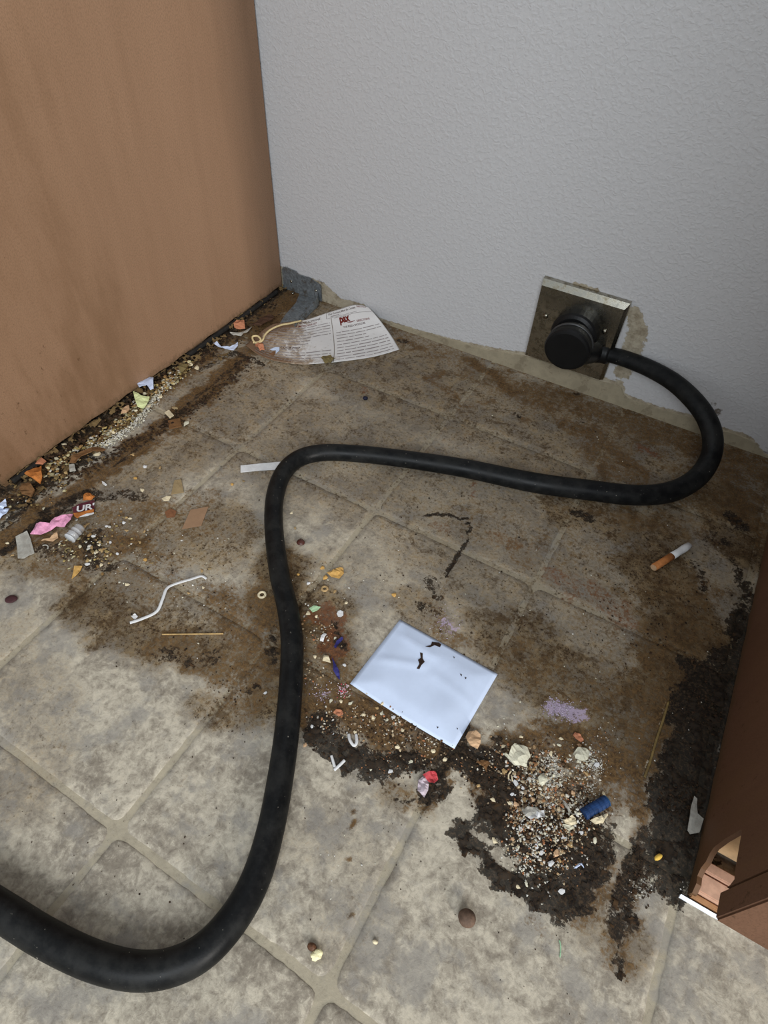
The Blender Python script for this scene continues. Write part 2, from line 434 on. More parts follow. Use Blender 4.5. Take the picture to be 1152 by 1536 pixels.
# ------------------------------------------------------------------ soil map of the floor (stains, grime and some painted shade; each stroke: channel, photo points, radius, strength)
# channels: B brown film, K black grime, W white powder, R reddish, M mauve, D dulling by grime and painted shade
STROKES = [
 # general dulling of the back and the right: staining, with shade painted in
 ('D', [(420,470),(600,560),(800,640),(1000,700),(1150,760)], 120, 0.62),
 ('D', [(330,600),(500,680),(700,760),(900,820),(1050,900)], 130, 0.52),
 ('D', [(650,800),(800,900),(900,1000),(1000,1060)], 110, 0.50),
 ('D', [(60,820),(200,800),(330,800)], 70, 0.62), ('D', [(150,880),(300,930),(420,980)], 60, 0.55),
 ('D', [(200,720),(330,640),(420,560)], 60, 0.55), ('D', [(450,860),(560,860),(640,900)], 60, 0.3),
 ('D', [(0,960),(60,1060),(40,1180)], 60, 0.30), ('D', [(470,1250),(560,1300),(530,1400)], 50, 0.16),
 # wall foot
 ('B', [(760,980),(840,1030),(930,1060)], 46, 0.50), ('B', [(880,920),(960,900),(1040,880)], 44, 0.48), ('B', [(330,900),(390,960),(370,1040)], 34, 0.72),
 ('B', [(80,850),(160,840),(250,850)], 34, 0.62), ('B', [(120,770),(220,790),(330,800)], 30, 0.50), ('K', [(150,800),(130,850),(170,850)], 15, 0.58), ('K', [(60,775),(100,750),(130,740)], 10, 0.7),
 ('B', [(620,500),(720,560),(860,620),(1000,680),(1100,720)], 40, 0.52), ('B', [(700,780),(800,800),(900,840)], 44, 0.42), ('B', [(460,1040),(560,1060)], 30, 0.6),
 ('B', [(230,900),(300,880)], 30, 0.5), ('B', [(270,640),(330,580),(400,540)], 20, 0.5), ('B', [(1000,740),(1100,760)], 40, 0.6), ('R', [(600,700),(700,650)], 20, 0.3),
 ('D', [(420,860),(420,960),(420,1040)], 60, 0.85), ('D', [(120,900),(220,950),(330,980)], 44, 0.78), ('D', [(0,850),(100,850)], 30, 0.6),
 ('D', [(480,900),(500,1000),(560,1080)], 50, 0.7), ('D', [(620,900),(640,940)], 40, 0.55), ('D', [(760,960),(860,1030),(940,1080)], 80, 0.75),
 ('D', [(980,860),(1040,940),(1000,1040)], 70, 0.95), ('D', [(1080,740),(1120,820)], 50, 0.9), ('D', [(300,1060),(400,1080)], 30, 0.6),
 ('D', [(580,1180),(640,1210)], 22, 0.5), ('D', [(900,1380),(940,1420)], 40, 0.5), ('D', [(850,760),(1000,800)], 50, 0.8),
 ('B', [(560,478),(640,515),(720,550),(800,580)], 16, 0.62),
 ('B', [(800,590),(900,615),(1000,650),(1150,710)], 34, 0.78),
 ('B', [(700,540),(740,560),(770,588)], 9, 1.0), ('B', [(660,560),(640,570),(690,598),(700,610)], 8, 0.75),
 ('B', [(690,612),(740,600)], 7, 0.6), ('B', [(600,505),(630,520)], 12, 0.8),
 ('B', [(610,480),(600,515)], 10, 0.7), ('K', [(603,512)], 8, 0.7),
 ('B', [(470,575),(510,590),(520,570)], 6, 0.5), ('B', [(440,600),(490,600)], 6, 0.45), ('R', [(548,583)], 8, 0.7),
 ('B', [(850,640),(900,655),(940,690),(960,710)], 16, 0.85), ('B', [(870,650),(900,700),(950,720)], 22, 0.72),
 ('R', [(960,670),(985,685)], 8, 0.8), ('B', [(860,600),(850,610)], 16, 0.3),
 ('B', [(770,620),(790,630)], 14, 0.55), ('K', [(775,622)], 9, 0.66), ('K', [(863,591)], 6, 0.8), ('K', [(872,630)], 5, 0.8),
 ('B', [(1080,690),(1130,760),(1140,800)], 30, 0.72), ('B', [(850,760),(900,775),(980,775)], 18, 0.6),
 ('K', [(860,765),(885,778)], 11, 0.75), ('B', [(830,790),(850,850),(880,900)], 20, 0.35),
 ('R', [(840,870),(900,900),(940,930)], 26, 0.55), ('R', [(740,800),(800,830)], 22, 0.36), ('B', [(770,820),(790,850)], 16, 0.62),
 ('R', [(710,745),(712,725)], 4, 0.8), ('R', [(655,790),(690,800)], 10, 0.5),
 ('B', [(920,780),(1000,790),(1060,800)], 26, 0.5), ('B', [(930,800),(960,840)], 14, 0.4),
 ('K', [(1100,775),(1110,790)], 13, 0.72), ('K', [(1075,800),(1060,815)], 9, 0.62), ('K', [(1090,815)], 12, 0.62),
 ('K', [(1045,850),(1055,880)], 11, 0.6), ('K', [(1100,840),(1110,870)], 9, 0.6),
 ('B', [(1050,880),(1040,960),(1010,1040)], 45, 0.62), ('B', [(960,940),(930,1000),(900,1060)], 40, 0.45),
 ('B', [(980,960),(980,1060),(960,1160),(920,1230)], 38, 0.70), ('B', [(780,960),(800,990)], 14, 0.5),
 ('K', [(1120,880),(1115,950)], 16, 0.62),
 ('K', [(1120,930),(1100,1000),(1080,1060),(1070,1120)], 26, 0.92),
 ('K', [(1060,1020),(1040,1080),(1020,1160),(1010,1240),(1010,1300)], 36, 1.02),
 ('K', [(1050,1060),(1050,1160),(1040,1240),(1010,1320)], 30, 1.1),
 ('K', [(960,1290),(990,1280),(990,1310)], 22, 0.85), ('K', [(1000,1330),(960,1345)], 12, 0.55),
 ('B', [(1010,1040),(980,1120),(955,1200),(950,1290),(940,1350)], 20, 0.9),
 ('K', [(960,1290),(945,1340),(930,1390)], 22, 0.78), ('K', [(925,1400),(930,1460)], 8, 0.66), ('K', [(930,1468)], 6, 1.0),
 ('B', [(955,1340),(935,1400),(925,1440)], 24, 0.75),
 # ochre / pale residue along the joint
 ('W', [(1002,1055),(985,1110),(967,1165)], 4, 0.42), ('K', [(1002,1055),(985,1110),(967,1165)], 5, -0.8),
 ('K', [(958,1170),(940,1230),(925,1280),(905,1330)], 13, -0.9), ('B', [(940,1240),(920,1290),(890,1350)], 16, -0.7),
 # central pile
 ('B', [(560,1060),(640,1110),(720,1130),(800,1110),(880,1120),(930,1150)], 34, 0.95),
 ('B', [(700,1160),(760,1200),(860,1200),(910,1180)], 42, 0.85),
 ('K', [(700,1130),(740,1150),(790,1210),(850,1260),(880,1290)], 34, 0.95),
 ('K', [(690,1250),(700,1270),(750,1310),(820,1350),(860,1360)], 17, 1.05),
 ('K', [(730,1220),(780,1260),(830,1310),(870,1330)], 36, 1.0),
 ('K', [(688,1235),(690,1262)], 7, 1.0), ('K', [(830,1370),(850,1390)], 10, 0.62),
 ('K', [(880,1200),(900,1260),(880,1300)], 26, 0.66), ('B', [(860,1230),(900,1300),(880,1360)], 30, 0.8),
 ('K', [(685,1160),(700,1215)], 12, -0.9), ('B', [(680,1170),(695,1210)], 16, -0.9), ('K', [(730,1265),(745,1285)], 6, -0.7),
 ('K', [(830,1190),(850,1210)], 14, -0.55), ('K', [(885,1140)], 10, -0.3),
 ('K', [(700,1120),(690,1140),(720,1160)], 16, 1.1),
 # left lobe below the packet
 ('K', [(475,1080),(490,1110),(520,1135),(560,1140),(620,1140),(655,1150)], 17, 0.98),
 ('K', [(460,1105),(500,1140),(520,1160)], 8, 0.95), ('K', [(560,1160),(575,1175)], 10, 0.6),
 ('K', [(640,1190),(655,1165),(665,1190)], 12, 0.9), ('K', [(550,1160),(590,1150)], 14, 0.7),
 ('B', [(470,1060),(540,1080),(600,1110),(660,1140)], 30, 0.98), ('B', [(580,1170),(620,1200)], 14, 0.55), ('B', [(640,1200),(660,1180)], 16, 0.85),
 ('R', [(480,920),(505,940),(500,975)], 18, 0.98), ('B', [(470,930),(500,960),(500,1010),(520,1050)], 20, 0.82), ('K', [(505,935),(512,975)], 8, 0.7),
 ('B', [(455,950),(460,1040)], 12, 0.5), ('B', [(530,880),(550,890)], 14, 0.4), ('R', [(490,905)], 5, 0.8),
 ('K', [(520,960),(545,950)], 6, 0.4),
 # grey smudge line above the packet
 ('B', [(622,778),(660,772),(700,778)], 3, 0.5), ('B', [(700,780),(706,795),(690,830),(670,865),(662,900)], 4.5, 0.6), ('K', [(640,774),(664,772),(700,778),(706,793),(690,830),(668,868)], 3.0, 1.0), ('K', [(640,870),(652,885),(660,900)], 10, 0.60), ('W', [(700,800),(690,835),(668,880)], 3, 0.3),
 ('K', [(645,870),(655,880)], 9, 0.62), ('K', [(630,910),(650,920)], 12, 0.52), ('M', [(660,935),(675,945)], 13, 0.50), ('B', [(640,905),(660,950),(690,965)], 16, 0.6),
 # left of the cord
 ('B', [(240,960),(320,1000),(400,1040)], 30, 0.72), ('K', [(240,980),(290,990),(320,985)], 14, 0.50),
 ('B', [(330,1050),(390,1050)], 26, 0.45), ('B', [(390,880),(410,950),(400,1020)], 22, 0.82), ('K', [(405,950),(410,990)], 12, 0.62),
 ('K', [(395,1030),(370,1035)], 10, 0.5), ('B', [(340,1085),(400,1100)], 20, 0.35), ('B', [(280,880),(340,930)], 26, 0.45),
 ('B', [(120,860),(220,880),(280,900)], 26, 0.42), ('K', [(150,980),(190,970)], 10, 0.3),
 ('B', [(50,820),(130,820),(200,810)], 30, 0.82), ('K', [(60,830),(100,830)], 16, 0.60), ('K', [(130,810),(150,830),(140,850)], 12, 0.66),
 ('K', [(135,740),(170,745),(210,745)], 11, 0.60), ('B', [(130,770),(220,760),(310,750)], 22, 0.60), ('B', [(340,730),(330,700)], 10, 0.4),
 ('B', [(330,760),(260,770)], 12, 0.3), ('B', [(290,600),(340,560)], 10, 0.35), ('K', [(360,640)], 5, 0.6), ('B', [(440,830),(430,860)], 8, 0.6),
 # clean-ish lower tiles: small drips
 ('B', [(528,1215),(530,1240)], 4, 0.95), ('B', [(528,1290),(516,1292)], 4, 0.95), ('B', [(528,1350),(524,1375)], 3, 0.95), ('B', [(490,1400)], 4, 0.6),
 ('B', [(600,1215),(610,1200)], 10, 0.6), ('K', [(618,1205),(596,1200)], 5, 0.8), ('B', [(500,1170),(490,1185)], 4, 0.9), ('B', [(800,1380),(830,1400)], 14, 0.4),
 ('B', [(280,1160),(270,1175)], 8, 0.4), ('W', [(820,1385),(850,1400)], 8, 0.45),
 # trail along the left cabinet
 ('B', [(0,820),(70,760),(150,710),(230,650),(310,590),(380,520),(430,450)], 22, 1.05),
 ('K', [(0,830),(60,785),(110,755)], 8, 0.95), ('K', [(30,760),(70,720),(130,680),(200,620),(270,560),(330,510),(400,450)], 11, 0.85),
 ('K', [(170,700),(230,655),(290,600),(370,535)], 4, 0.62), ('K', [(240,640),(285,615)], 6, 0.7), ('K', [(110,700),(150,680)], 10, 0.7),
 ('K', [(300,555),(350,530),(395,545)], 6, 0.7), ('K', [(0,790),(30,770)], 14, 0.7),
 # powders
 ('M', [(825,1060),(845,1066),(865,1070)], 13, 0.88), ('M', [(500,1040),(470,1045)], 8, 0.42), ('W', [(516,1037)], 7, 0.6),
 ('K', [(815,1135),(835,1160),(825,1205)], 14, -0.85), ('K', [(880,1150),(890,1190)], 12, -0.7), ('K', [(700,1285),(720,1290)], 5, -0.5), ('K', [(750,1290),(765,1300)], 7, -0.7), ('W', [(940,1225),(932,1255),(922,1285)], 7, 0.55), ('K', [(640,1150),(650,1120)], 10, -0.4), ('W', [(820,1140),(830,1160),(822,1200)], 13, 0.85), ('W', [(835,1150),(815,1180)], 18, 0.36), ('W', [(890,1130),(895,1165)], 9, 0.50),
 ('W', [(960,1330),(975,1320),(955,1350)], 10, 0.50), ('W', [(1040,1325),(1030,1340)], 8, 0.40),
 ('W', [(1075,1388),(1095,1400)], 5, 0.55), ('W', [(250,830),(300,810),(370,830)], 24, 0.14), ('W', [(395,705),(420,708)], 6, 0.2),
]
def soil(X, Y):
    """evaluate all channels at world points"""
    X = np.asarray(X, float); Y = np.asarray(Y, float)
    out = {c: np.zeros_like(X) for c in 'BKWRMD'}
    wx = (fbm(X * 50, Y * 50, 5, 0.65) - 0.5) * 0.046 + (fbm(X * 240 + 9, Y * 240, 3) - 0.5) * 0.008
    wy = (fbm(X * 50 + 40, Y * 50 + 11, 5, 0.65) - 0.5) * 0.046 + (fbm(X * 240 + 31, Y * 240 + 7, 3) - 0.5) * 0.008
    for ch, pts, rad, st in STROKES:
        P = [at(u, v) for u, v in pts]
        r = rad * mpp(*pts[len(pts) // 2])
        k = min(1.0, r / 0.02)
        x = X + wx * k; y = Y + wy * k
        d = np.full_like(X, 1e9)
        if len(P) == 1: P = [P[0], P[0] + Vector((1e-5, 0, 0))]
        for a, b in zip(P[:-1], P[1:]):
            ax, ay, bx, by = a.x, a.y, b.x, b.y
            L = (bx - ax) ** 2 + (by - ay) ** 2 + 1e-12
            t = np.clip(((x - ax) * (bx - ax) + (y - ay) * (by - ay)) / L, 0, 1)
            d = np.minimum(d, np.hypot(x - ax - t * (bx - ax), y - ay - t * (by - ay)))
        q = np.clip(1 - (d / r - 0.55) / 0.9, 0, 1); q = q * q * (3 - 2 * q)
        if st > 0: out[ch] = np.maximum(out[ch], q * st)
        else: out[ch] = out[ch] * (1 - q * (-st))
    foot = np.clip(1.9 - (X + wx * 0.5) / 0.030, 0, 1) * (Y > -0.57)
    out['B'] = np.maximum(out['B'], foot * 1.0); out['K'] = np.maximum(out['K'], np.clip(1.5 - X / 0.012, 0, 1) * 0.75 * (Y > -0.55))
    wf = np.clip(1 + (Y + 0.004) / 0.010, 0, 1)
    out['B'] = np.maximum(out['B'], wf * 0.7)
    return out
def set_soil(me, V):
    c = soil(V[:, 0], V[:, 1])
    for nm, ks in (('soil', 'BKW'), ('soil2', 'RMD')):
        a = me.color_attributes.new(nm, 'FLOAT_COLOR', 'POINT')
        arr = np.ones((len(V), 4), np.float32)
        for i, k in enumerate(ks): arr[:, i] = c[k]
        a.data.foreach_set('color', arr.ravel())
def grid(xs, ys, zf):
    X, Y = np.meshgrid(xs, ys); nx, ny = len(xs), len(ys)
    Z = zf(X, Y)
    V = np.stack([X.ravel(), Y.ravel(), Z.ravel()], 1)
    Fc = [(j * nx + i, j * nx + i + 1, (j + 1) * nx + i + 1, (j + 1) * nx + i) for j in range(ny - 1) for i in range(nx - 1)]
    return V, Fc

# ------------------------------------------------------------------ floor: joint bed and one object per tile
T = 0.1915; X0 = 0.181; Y0 = -0.1435; GW = 0.0044
xs = np.concatenate([np.arange(-0.9, -0.02, 0.1), np.arange(-0.01, 0.86, 0.005), np.arange(0.9, 1.9, 0.1)])
ys = np.concatenate([np.arange(-2.0, -0.92, 0.1), np.arange(-0.9, 0.003, 0.005)])
V, Fc = grid(xs, ys, lambda X, Y: -0.0008 + 0 * X)
floor = mesh('floor', V, Fc, GROUT, origin=(0, 0, 0), smooth=True)
floor['kind'] = 'structure'
set_soil(floor.data, V)
def tile(i, j, fine):
    cx = X0 + T * (i + 0.5); cy = Y0 - T * (j + 0.5); h = T / 2 - GW / 2
    if fine:
        k = np.linspace(-(h - 0.0012), h - 0.0012, 38)
    else:
        k = np.linspace(-(h - 0.0012), h - 0.0012, 3)
    c = np.concatenate([[-h], k, [h]])
    A, B = np.meshgrid(c, c); n = len(c)
    r = 0.009
    vx = np.maximum(np.abs(A) - (h - r), 0); vy = np.maximum(np.abs(B) - (h - r), 0)
    m = (vx > 0) & (vy > 0)
    L = np.hypot(vx, vy) + 1e-12; s = np.where(m, np.maximum(vx, vy) / L, 1)
    A2 = np.where(m, np.sign(A) * ((h - r) + vx * s), A); B2 = np.where(m, np.sign(B) * ((h - r) + vy * s), B)
    X = A2 + cx; Y = B2 + cy
    edge = (np.abs(A) > h - 1e-6) | (np.abs(B) > h - 1e-6)
    if fine:
        wob = (fbm(X * 90, Y * 90, 3) - 0.5) * 0.004
        near = np.clip((np.maximum(np.abs(A), np.abs(B)) - (h - 0.006)) / 0.006, 0, 1)
        X = X - np.sign(A) * near * np.abs(wob) * (np.abs(A) > np.abs(B)); Y = Y - np.sign(B) * near * np.abs(wob) * (np.abs(B) >= np.abs(A))
    Z = np.where(edge, -0.0010, 0.0)
    V = np.stack([X.ravel(), Y.ravel(), Z.ravel()], 1)
    Fc = [(b * n + a, b * n + a + 1, (b + 1) * n + a + 1, (b + 1) * n + a) for b in range(n - 1) for a in range(n - 1)]
    y_wall = 0.0
    if cy + h > y_wall:      # cut tiles at the wall
        V[:, 1] = np.minimum(V[:, 1], y_wall)
    o = mesh('tile', V, Fc, TILE, parent=floor, origin=(cx, cy, 0), smooth=True)
    set_soil(o.data, V)
for i in range(-5, 9):
    for j in range(-1, 9):
        fine = (-1 <= i <= 3 and -1 <= j <= 3)
        tile(i, j, fine)

# ------------------------------------------------------------------ back wall
prof_px = [(424,400),(450,412),(486,424),(510,447),(545,456),(569,477),(600,486),(639,498),(694,512),(743,522),(792,529),(909,567),(936,574),(938,590),(952,596),(987,609),(1022,618),(1060,630),(1088,642),(1114,649),(1130,657),(1142,674),(1151,683)]
prof = [aty(u, v, 0) for u, v in prof_px]
px_ = np.array([p.x for p in prof]); pz_ = np.array([p.z for p in prof])
def tan_h(x):
    return np.interp(x, px_, pz_, left=pz_[0], right=0.004)
xs = np.arange(-0.005, 0.8, 0.0045); zs = np.arange(-0.003, 0.46, 0.0045)
Xg, Zg = np.meshgrid(xs, zs); nx = len(xs)
V = np.stack([Xg.ravel(), 0 * Xg.ravel(), Zg.ravel()], 1)
Fc = [(j * nx + i, j * nx + i + 1, (j + 1) * nx + i + 1, (j + 1) * nx + i) for j in range(len(zs) - 1) for i in range(nx - 1)]
V = V.tolist(); x1, z1 = xs[-1], zs[-1]; b = len(V)
def q(x0, x1, z0, z1):
    k = len(V); V.extend([[x0, 0, z0], [x1, 0, z0], [x1, 0, z1], [x0, 0, z1]]); Fc.append((k, k + 1, k + 2, k + 3))
q(-1.5, xs[0], -0.003, 2.4); q(x1, 2.2, -0.003, 2.4); q(xs[0], x1, z1, 2.4)
wall = mesh('wall_back', V, Fc, WALL, origin=(0, 0, 0)); wall['kind'] = 'structure'
VA = np.array(V)
tanv = np.clip(0.5 + (tan_h(VA[:, 0]) - VA[:, 2]) / 0.010, 0, 1)
# bare patch beside and above the cover plate
for (u, v, r) in ((950, 468, 9), (953, 478, 11), (955, 488, 12), (957, 498, 13), (954, 508, 14), (950, 518, 14), (946, 528, 14), (942, 538, 13), (938, 548, 12), (934, 558, 12), (862, 428, 5), (870, 431, 6), (880, 434, 6), (892, 437, 6)):
    p = aty(u, v, 0); d = np.hypot(VA[:, 0] - p.x, VA[:, 2] - p.z); tanv = np.maximum(tanv, np.clip(1.2 - d / (r * 0.0009) * 0.7, 0, 1))
tanv[b:] = 0
gr = np.clip(1 - VA[:, 2] / 0.012, 0, 1) * 0.55
for (u, v, r, s_) in ((430, 410, 14, 0.8), (480, 425, 10, 0.6), (1076, 618, 7, 0.9), (1070, 605, 5, 0.7), (1150, 680, 12, 0.6), (860, 572, 4, .8), (790, 530, 6, 0.5)):
    p = aty(u, v, 0); d = np.hypot(VA[:, 0] - p.x, VA[:, 2] - p.z); gr = np.maximum(gr, s_ * np.clip(1.5 - d / (r * 0.0009), 0, 1))
gr = np.maximum(gr, np.clip(1 - (VA[:, 0] + 0.002) / 0.004, 0, 1) * 0.5); gr[b:] = 0
for nm, arr in (('tan', tanv), ('grime', gr)):
    a = wall.data.attributes.new(nm, 'FLOAT', 'POINT'); a.data.foreach_set('value', arr.astype(np.float32))
box('wall_core', (-1.5, 2.2, 0.004, 0.12, -0.02, 2.4), simple((170, 165, 155), 0.9), wall)
# remains of the old base strip, standing proud of the wall
TANP = simple((150, 140, 118), 0.85, 0.12, 90, 0.2, 0, 0.3, 0.4)
tx = np.linspace(aty(586, 486).x, 0.745, 90)
hh = np.maximum(0.003, (tan_h(tx) * 0.8 + (fbm(tx * 60, tx * 0 + 3) - 0.5) * 0.006)); hh = np.minimum(hh, 0.028)
V = []; Fc = []
for x, h_ in zip(tx, hh): V += [(x, 0, -0.001), (x, -0.0022, -0.001), (x, -0.0016, h_), (x, 0, h_ + 0.0008)]
for i in range(len(tx) - 1):
    for k in range(4):
        a = i * 4 + k; b2 = i * 4 + (k + 1) % 4; Fc.append((a, b2, b2 + 4, a + 4))
Fc += [(0, 1, 2, 3), tuple(len(V) - 4 + k for k in (3, 2, 1, 0))]
tr = mesh('trim_1', V, Fc, TANP); tr['kind'] = 'structure'

# ------------------------------------------------------------------ cabinets
def cabinet(side):
    if side == 'left':
        x_in, x_out, mp = 0.0, -0.60, PANEL_L
        yf, yn, zn, zlow, lab = -0.565, -0.520, 0.090, 0.075, 'tall brown laminate cabinet side at the left, lit, with debris along its foot'
        z_b = 0.006
    else:
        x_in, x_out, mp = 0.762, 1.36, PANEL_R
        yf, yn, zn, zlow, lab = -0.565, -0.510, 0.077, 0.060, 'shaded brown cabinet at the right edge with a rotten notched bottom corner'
        z_b = 0.0
    root = empty('kitchen_cabinet', ((x_in + x_out) / 2, yf / 2, 0), lab, 'cabinet')
    sg = -1 if side == 'left' else 1
    a, b_ = sorted((x_in, x_in + sg * (0.0035 if side == 'right' else 0.016)))
    H = 0.875
    if side == 'right':
        poly = [(-0.003, 0.002)]
        for k in range(1, 26):       # uneven, swollen bottom edge
            y = -0.003 - k * (0.520 / 26); poly.append((y, 0.0015 + 0.0025 * abs(math.sin(k * 1.7)) * (k > 3)))
        poly += [(-0.530, 0.0005), (-0.5375, 0.0008), (-0.538, 0.010), (-0.532, 0.0145), (-0.526, 0.013), (-0.521, 0.017), (-0.518, 0.024), (-0.513, 0.028), (-0.5095, 0.034), (-0.508, 0.050),
                 (-0.508, 0.077), (-0.536, 0.0775), (-0.543, 0.079), (-0.5455, 0.074), (-0.5464, 0.070), (-0.5465, H), (-0.003, H)]
    else:
        poly = [(-0.003, z_b)]
        for k in range(1, 26):
            y = -0.003 - k * (0.513 / 26); poly.append((y, z_b + 0.0015 * math.sin(k * 2.3)))
        poly += [(-0.5205, z_b), (-0.5205, 0.0), (-0.526, 0.0), (-0.526, zn), (-0.5465, zn), (-0.5465, H), (-0.003, H)]
    v, f = prism(poly, 'x', a, b_)
    sp = mesh('side_panel', v, f, mp, root)
    # far side, bottom, back, top, toe board, face frame, doors, worktop
    c, d = sorted((x_out, x_out - sg * 0.016))
    box('side_panel', (c, d, -0.5465, -0.003, 0.0, H), mp, root)
    c, d = sorted((x_in + sg * 0.017, x_out - sg * 0.017))
    LW = simple((214, 180, 138), 0.8, 0.18, 60, 0.2, 0, 0.2, 0.2)
    box('bottom_board', (c, d, -0.5462, -0.009, 0.080, 0.094), LW, root)
    box('back_board', (c, d, -0.008, -0.003, 0.096, H - 0.002), LW, root)
    ty = -0.500 if side == 'right' else -0.512
    c, d = (c - 0.012, d) if side == 'right' else (c, d)
    box('toe_board', (c, d, ty, ty + 0.014, 0.009, 0.079), LW, root)
    fz = zlow
    e0, e1 = sorted((x_in, x_in + sg * 0.045))
    box('face_stile', (e0, e1, -0.565, -0.5468, fz, H), mp, root, 0.0012)
    e0, e1 = sorted((x_out, x_out - sg * 0.045))
    box('face_stile', (e0, e1, -0.565, -0.5468, fz, H), mp, root, 0.0012)
    e0, e1 = sorted((x_in + sg * 0.0455, x_out - sg * 0.0455))
    box('face_rail', (e0, e1, -0.565, -0.5468, fz, fz + 0.04), mp, root, 0.0012)
    box('face_rail', (e0, e1, -0.565, -0.5468, H - 0.04, H), mp, root, 0.0012)
    mid = (e0 + e1) / 2
    for (p0, p1, kx) in ((e0 - 0.010, mid - 0.002, mid - 0.03), (mid + 0.002, e1 + 0.010, mid + 0.03)):
        dr = box('door', (p0, p1, -0.5840, -0.5655, fz + 0.065, H - 0.025), mp, root, 0.003)
        kv, kf = lathe_vf((kx, -0.584, 0.72), (0, -1, 0), [(0, 0.006), (0.008, 0.005), (0.014, 0.012), (0.022, 0.013), (0.026, 0.008)], 16)
        mesh('knob', kv, kf, STEEL, dr, smooth=True)
    w0, w1 = sorted((x_in - sg * 0.012, x_out + sg * 0.012))
    box('worktop', (w0, w1, -0.600, -0.001, H + 0.001, H + 0.036), simple((150, 142, 128), 0.5, 0.1, 60), root, 0.003)
    return root, sp
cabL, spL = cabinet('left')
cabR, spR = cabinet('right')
# things seen through the rotten corner
PINKW = simple((198, 158, 134), 0.85, 0.15, 110, 0.2, 0, 0.3, 0.3)
GAPM = simple((40, 32, 26), 0.95, 0.3, 200)
def plank(name, x0, x1, y0, y1, z0, z1, m, label, cat='board', b=0.0008):
    o = box(name, (x0, x1, y0, y1, z0, z1), m, None, b); setprops(o, label, cat); return o
plank('floor_board', 0.7645, 1.30, -0.5345, -0.5205, 0.0002, 0.0105, PINKW, 'wider pinkish board lying in the toe space of the right cabinet')
plank('floor_board', 0.7650, 1.30, -0.5195, -0.5115, 0.0002, 0.0125, PINKW, 'narrow pinkish board behind the wider one in the right toe space')
plank('wood_strip', 0.7630, 1.30, -0.5388, -0.5352, 0.0002, 0.006, simple((166, 124, 88), 0.8, 0.15, 90), 'thin orange wood strip right behind the white edge strip', 'strip')
# white strip along the front foot of the right cabinet
v = []; f = []
n = 24
for i in range(n + 1):
    x = 0.757 + (1.30 - 0.757) * i / n; w = 0.0019 + 0.0003 * math.sin(i * 3.1); y = -0.5415 + min(0.004, 0.05 * max(0, x - 0.772)) - 0.0004 * math.sin(i * 1.3)
    v += [(x, y - w * 0.5, 0.0001), (x, y - w * 0.4, 0.0022), (x, y + w * 0.4, 0.0042), (x, y + w * 0.5, 0.0001)]
for i in range(n):
    for k in range(4): f.append((i * 4 + k, i * 4 + (k + 1) % 4, i * 4 + 4 + (k + 1) % 4, i * 4 + 4 + k))
f += [(3, 2, 1, 0), tuple(n * 4 + k for k in range(4))]
setprops(mesh('edge_strip', v, f, simple((236, 240, 248), 0.5, 0.04, 60)), 'bright white strip along the floor under the right cabinet front', 'strip')

# ------------------------------------------------------------------ cover plate, receptacle, plug and cord
pl = empty('outlet', (0.471, 0, 0.088), 'square metal wall outlet plate low on the wall behind the black plug', 'outlet')
xa, xb, za, zb = 0.4160, 0.5255, 0.0335, 0.1435
v = [(xa, -0.0005, za), (xb, -0.0005, za), (xb, -0.0005, zb), (xa, -0.0005, zb),
     (xa + .0004, -0.007, za + .0004), (xb - .0004, -0.007, za + .0004), (xb - .0004, -0.007, zb - .0004), (xa + .0004, -0.007, zb - .0004),
     (xa + .0014, -0.0115, za + .0012), (xb - .0045, -0.0115, za + .0012), (xb - .0045, -0.0115, zb - .0075), (xa + .0014, -0.0115, zb - .0075)]
f = []
for r_ in (0, 4):
    for k in range(4): f.append((r_ + k, r_ + (k + 1) % 4, r_ + 4 + (k + 1) % 4, r_ + 4 + k))
f.append((8, 9, 10, 11)); f.append((3, 2, 1, 0))
mesh('cover_plate', v, f, STEEL, pl)
cx, cz = 0.474, 0.092
v, f = lathe_vf((cx, -0.0116, cz), (0, -1, 0), [(0, 0.0290), (0.012, 0.0290), (0.0150, 0.0275), (0.0170, 0.0240)], 40)
mesh('receptacle', v, f, BLACK, pl, smooth=False)
for dx, dz in ((-0.0395, 0.006), (0.0365, 0.010)):
    v, f = lathe_vf((0.471 + dx, -0.0116, 0.092 + dz), (0, -1, 0), [(0, 0.0032), (0.0008, 0.0032), (0.0018, 0.0018)], 14)
    mesh('screw', v, f, STEEL, pl, smooth=True)

cord = empty('power_cord', (0.474, -0.05, 0.0), 'thick black range power cord snaking over the dirty floor to the outlet', 'power cord')
pc = Vector((0.476, -0.0290, 0.090)); pd = Vector((0.05, -1, -0.06)).normalized()
v, f = lathe_vf(pc, pd, [(0, 0.0235), (0.004, 0.0262), (0.010, 0.0268), (0.0215, 0.0285), (0.0250, 0.0283), (0.0272, 0.0268), (0.0280, 0.0240)], 44)
plug = mesh('plug_body', v, f, BLACK, cord)
# raised seam ring and arc on the plug
v, f = lathe_vf(pc + pd * 0.0095, pd, [(0, 0.0270), (0.0005, 0.0284), (0.0020, 0.0284), (0.0026, 0.0270)], 44)
mesh('plug_ring', v, f, simple((58, 58, 58), 0.4, 0.2, 200, 0.5), plug, smooth=True)
s_ = pd.orthogonal().normalized()
arc = [pc + pd * 0.0282 + Vector((math.cos(a) * 0.021, 0, math.sin(a) * 0.021)) for a in np.linspace(math.radians(110), math.radians(185), 12)]
v, f = tube_vf(arc, 0.0006, 6); mesh('moulding_line', v, f, simple((60, 60, 60), 0.5), plug)
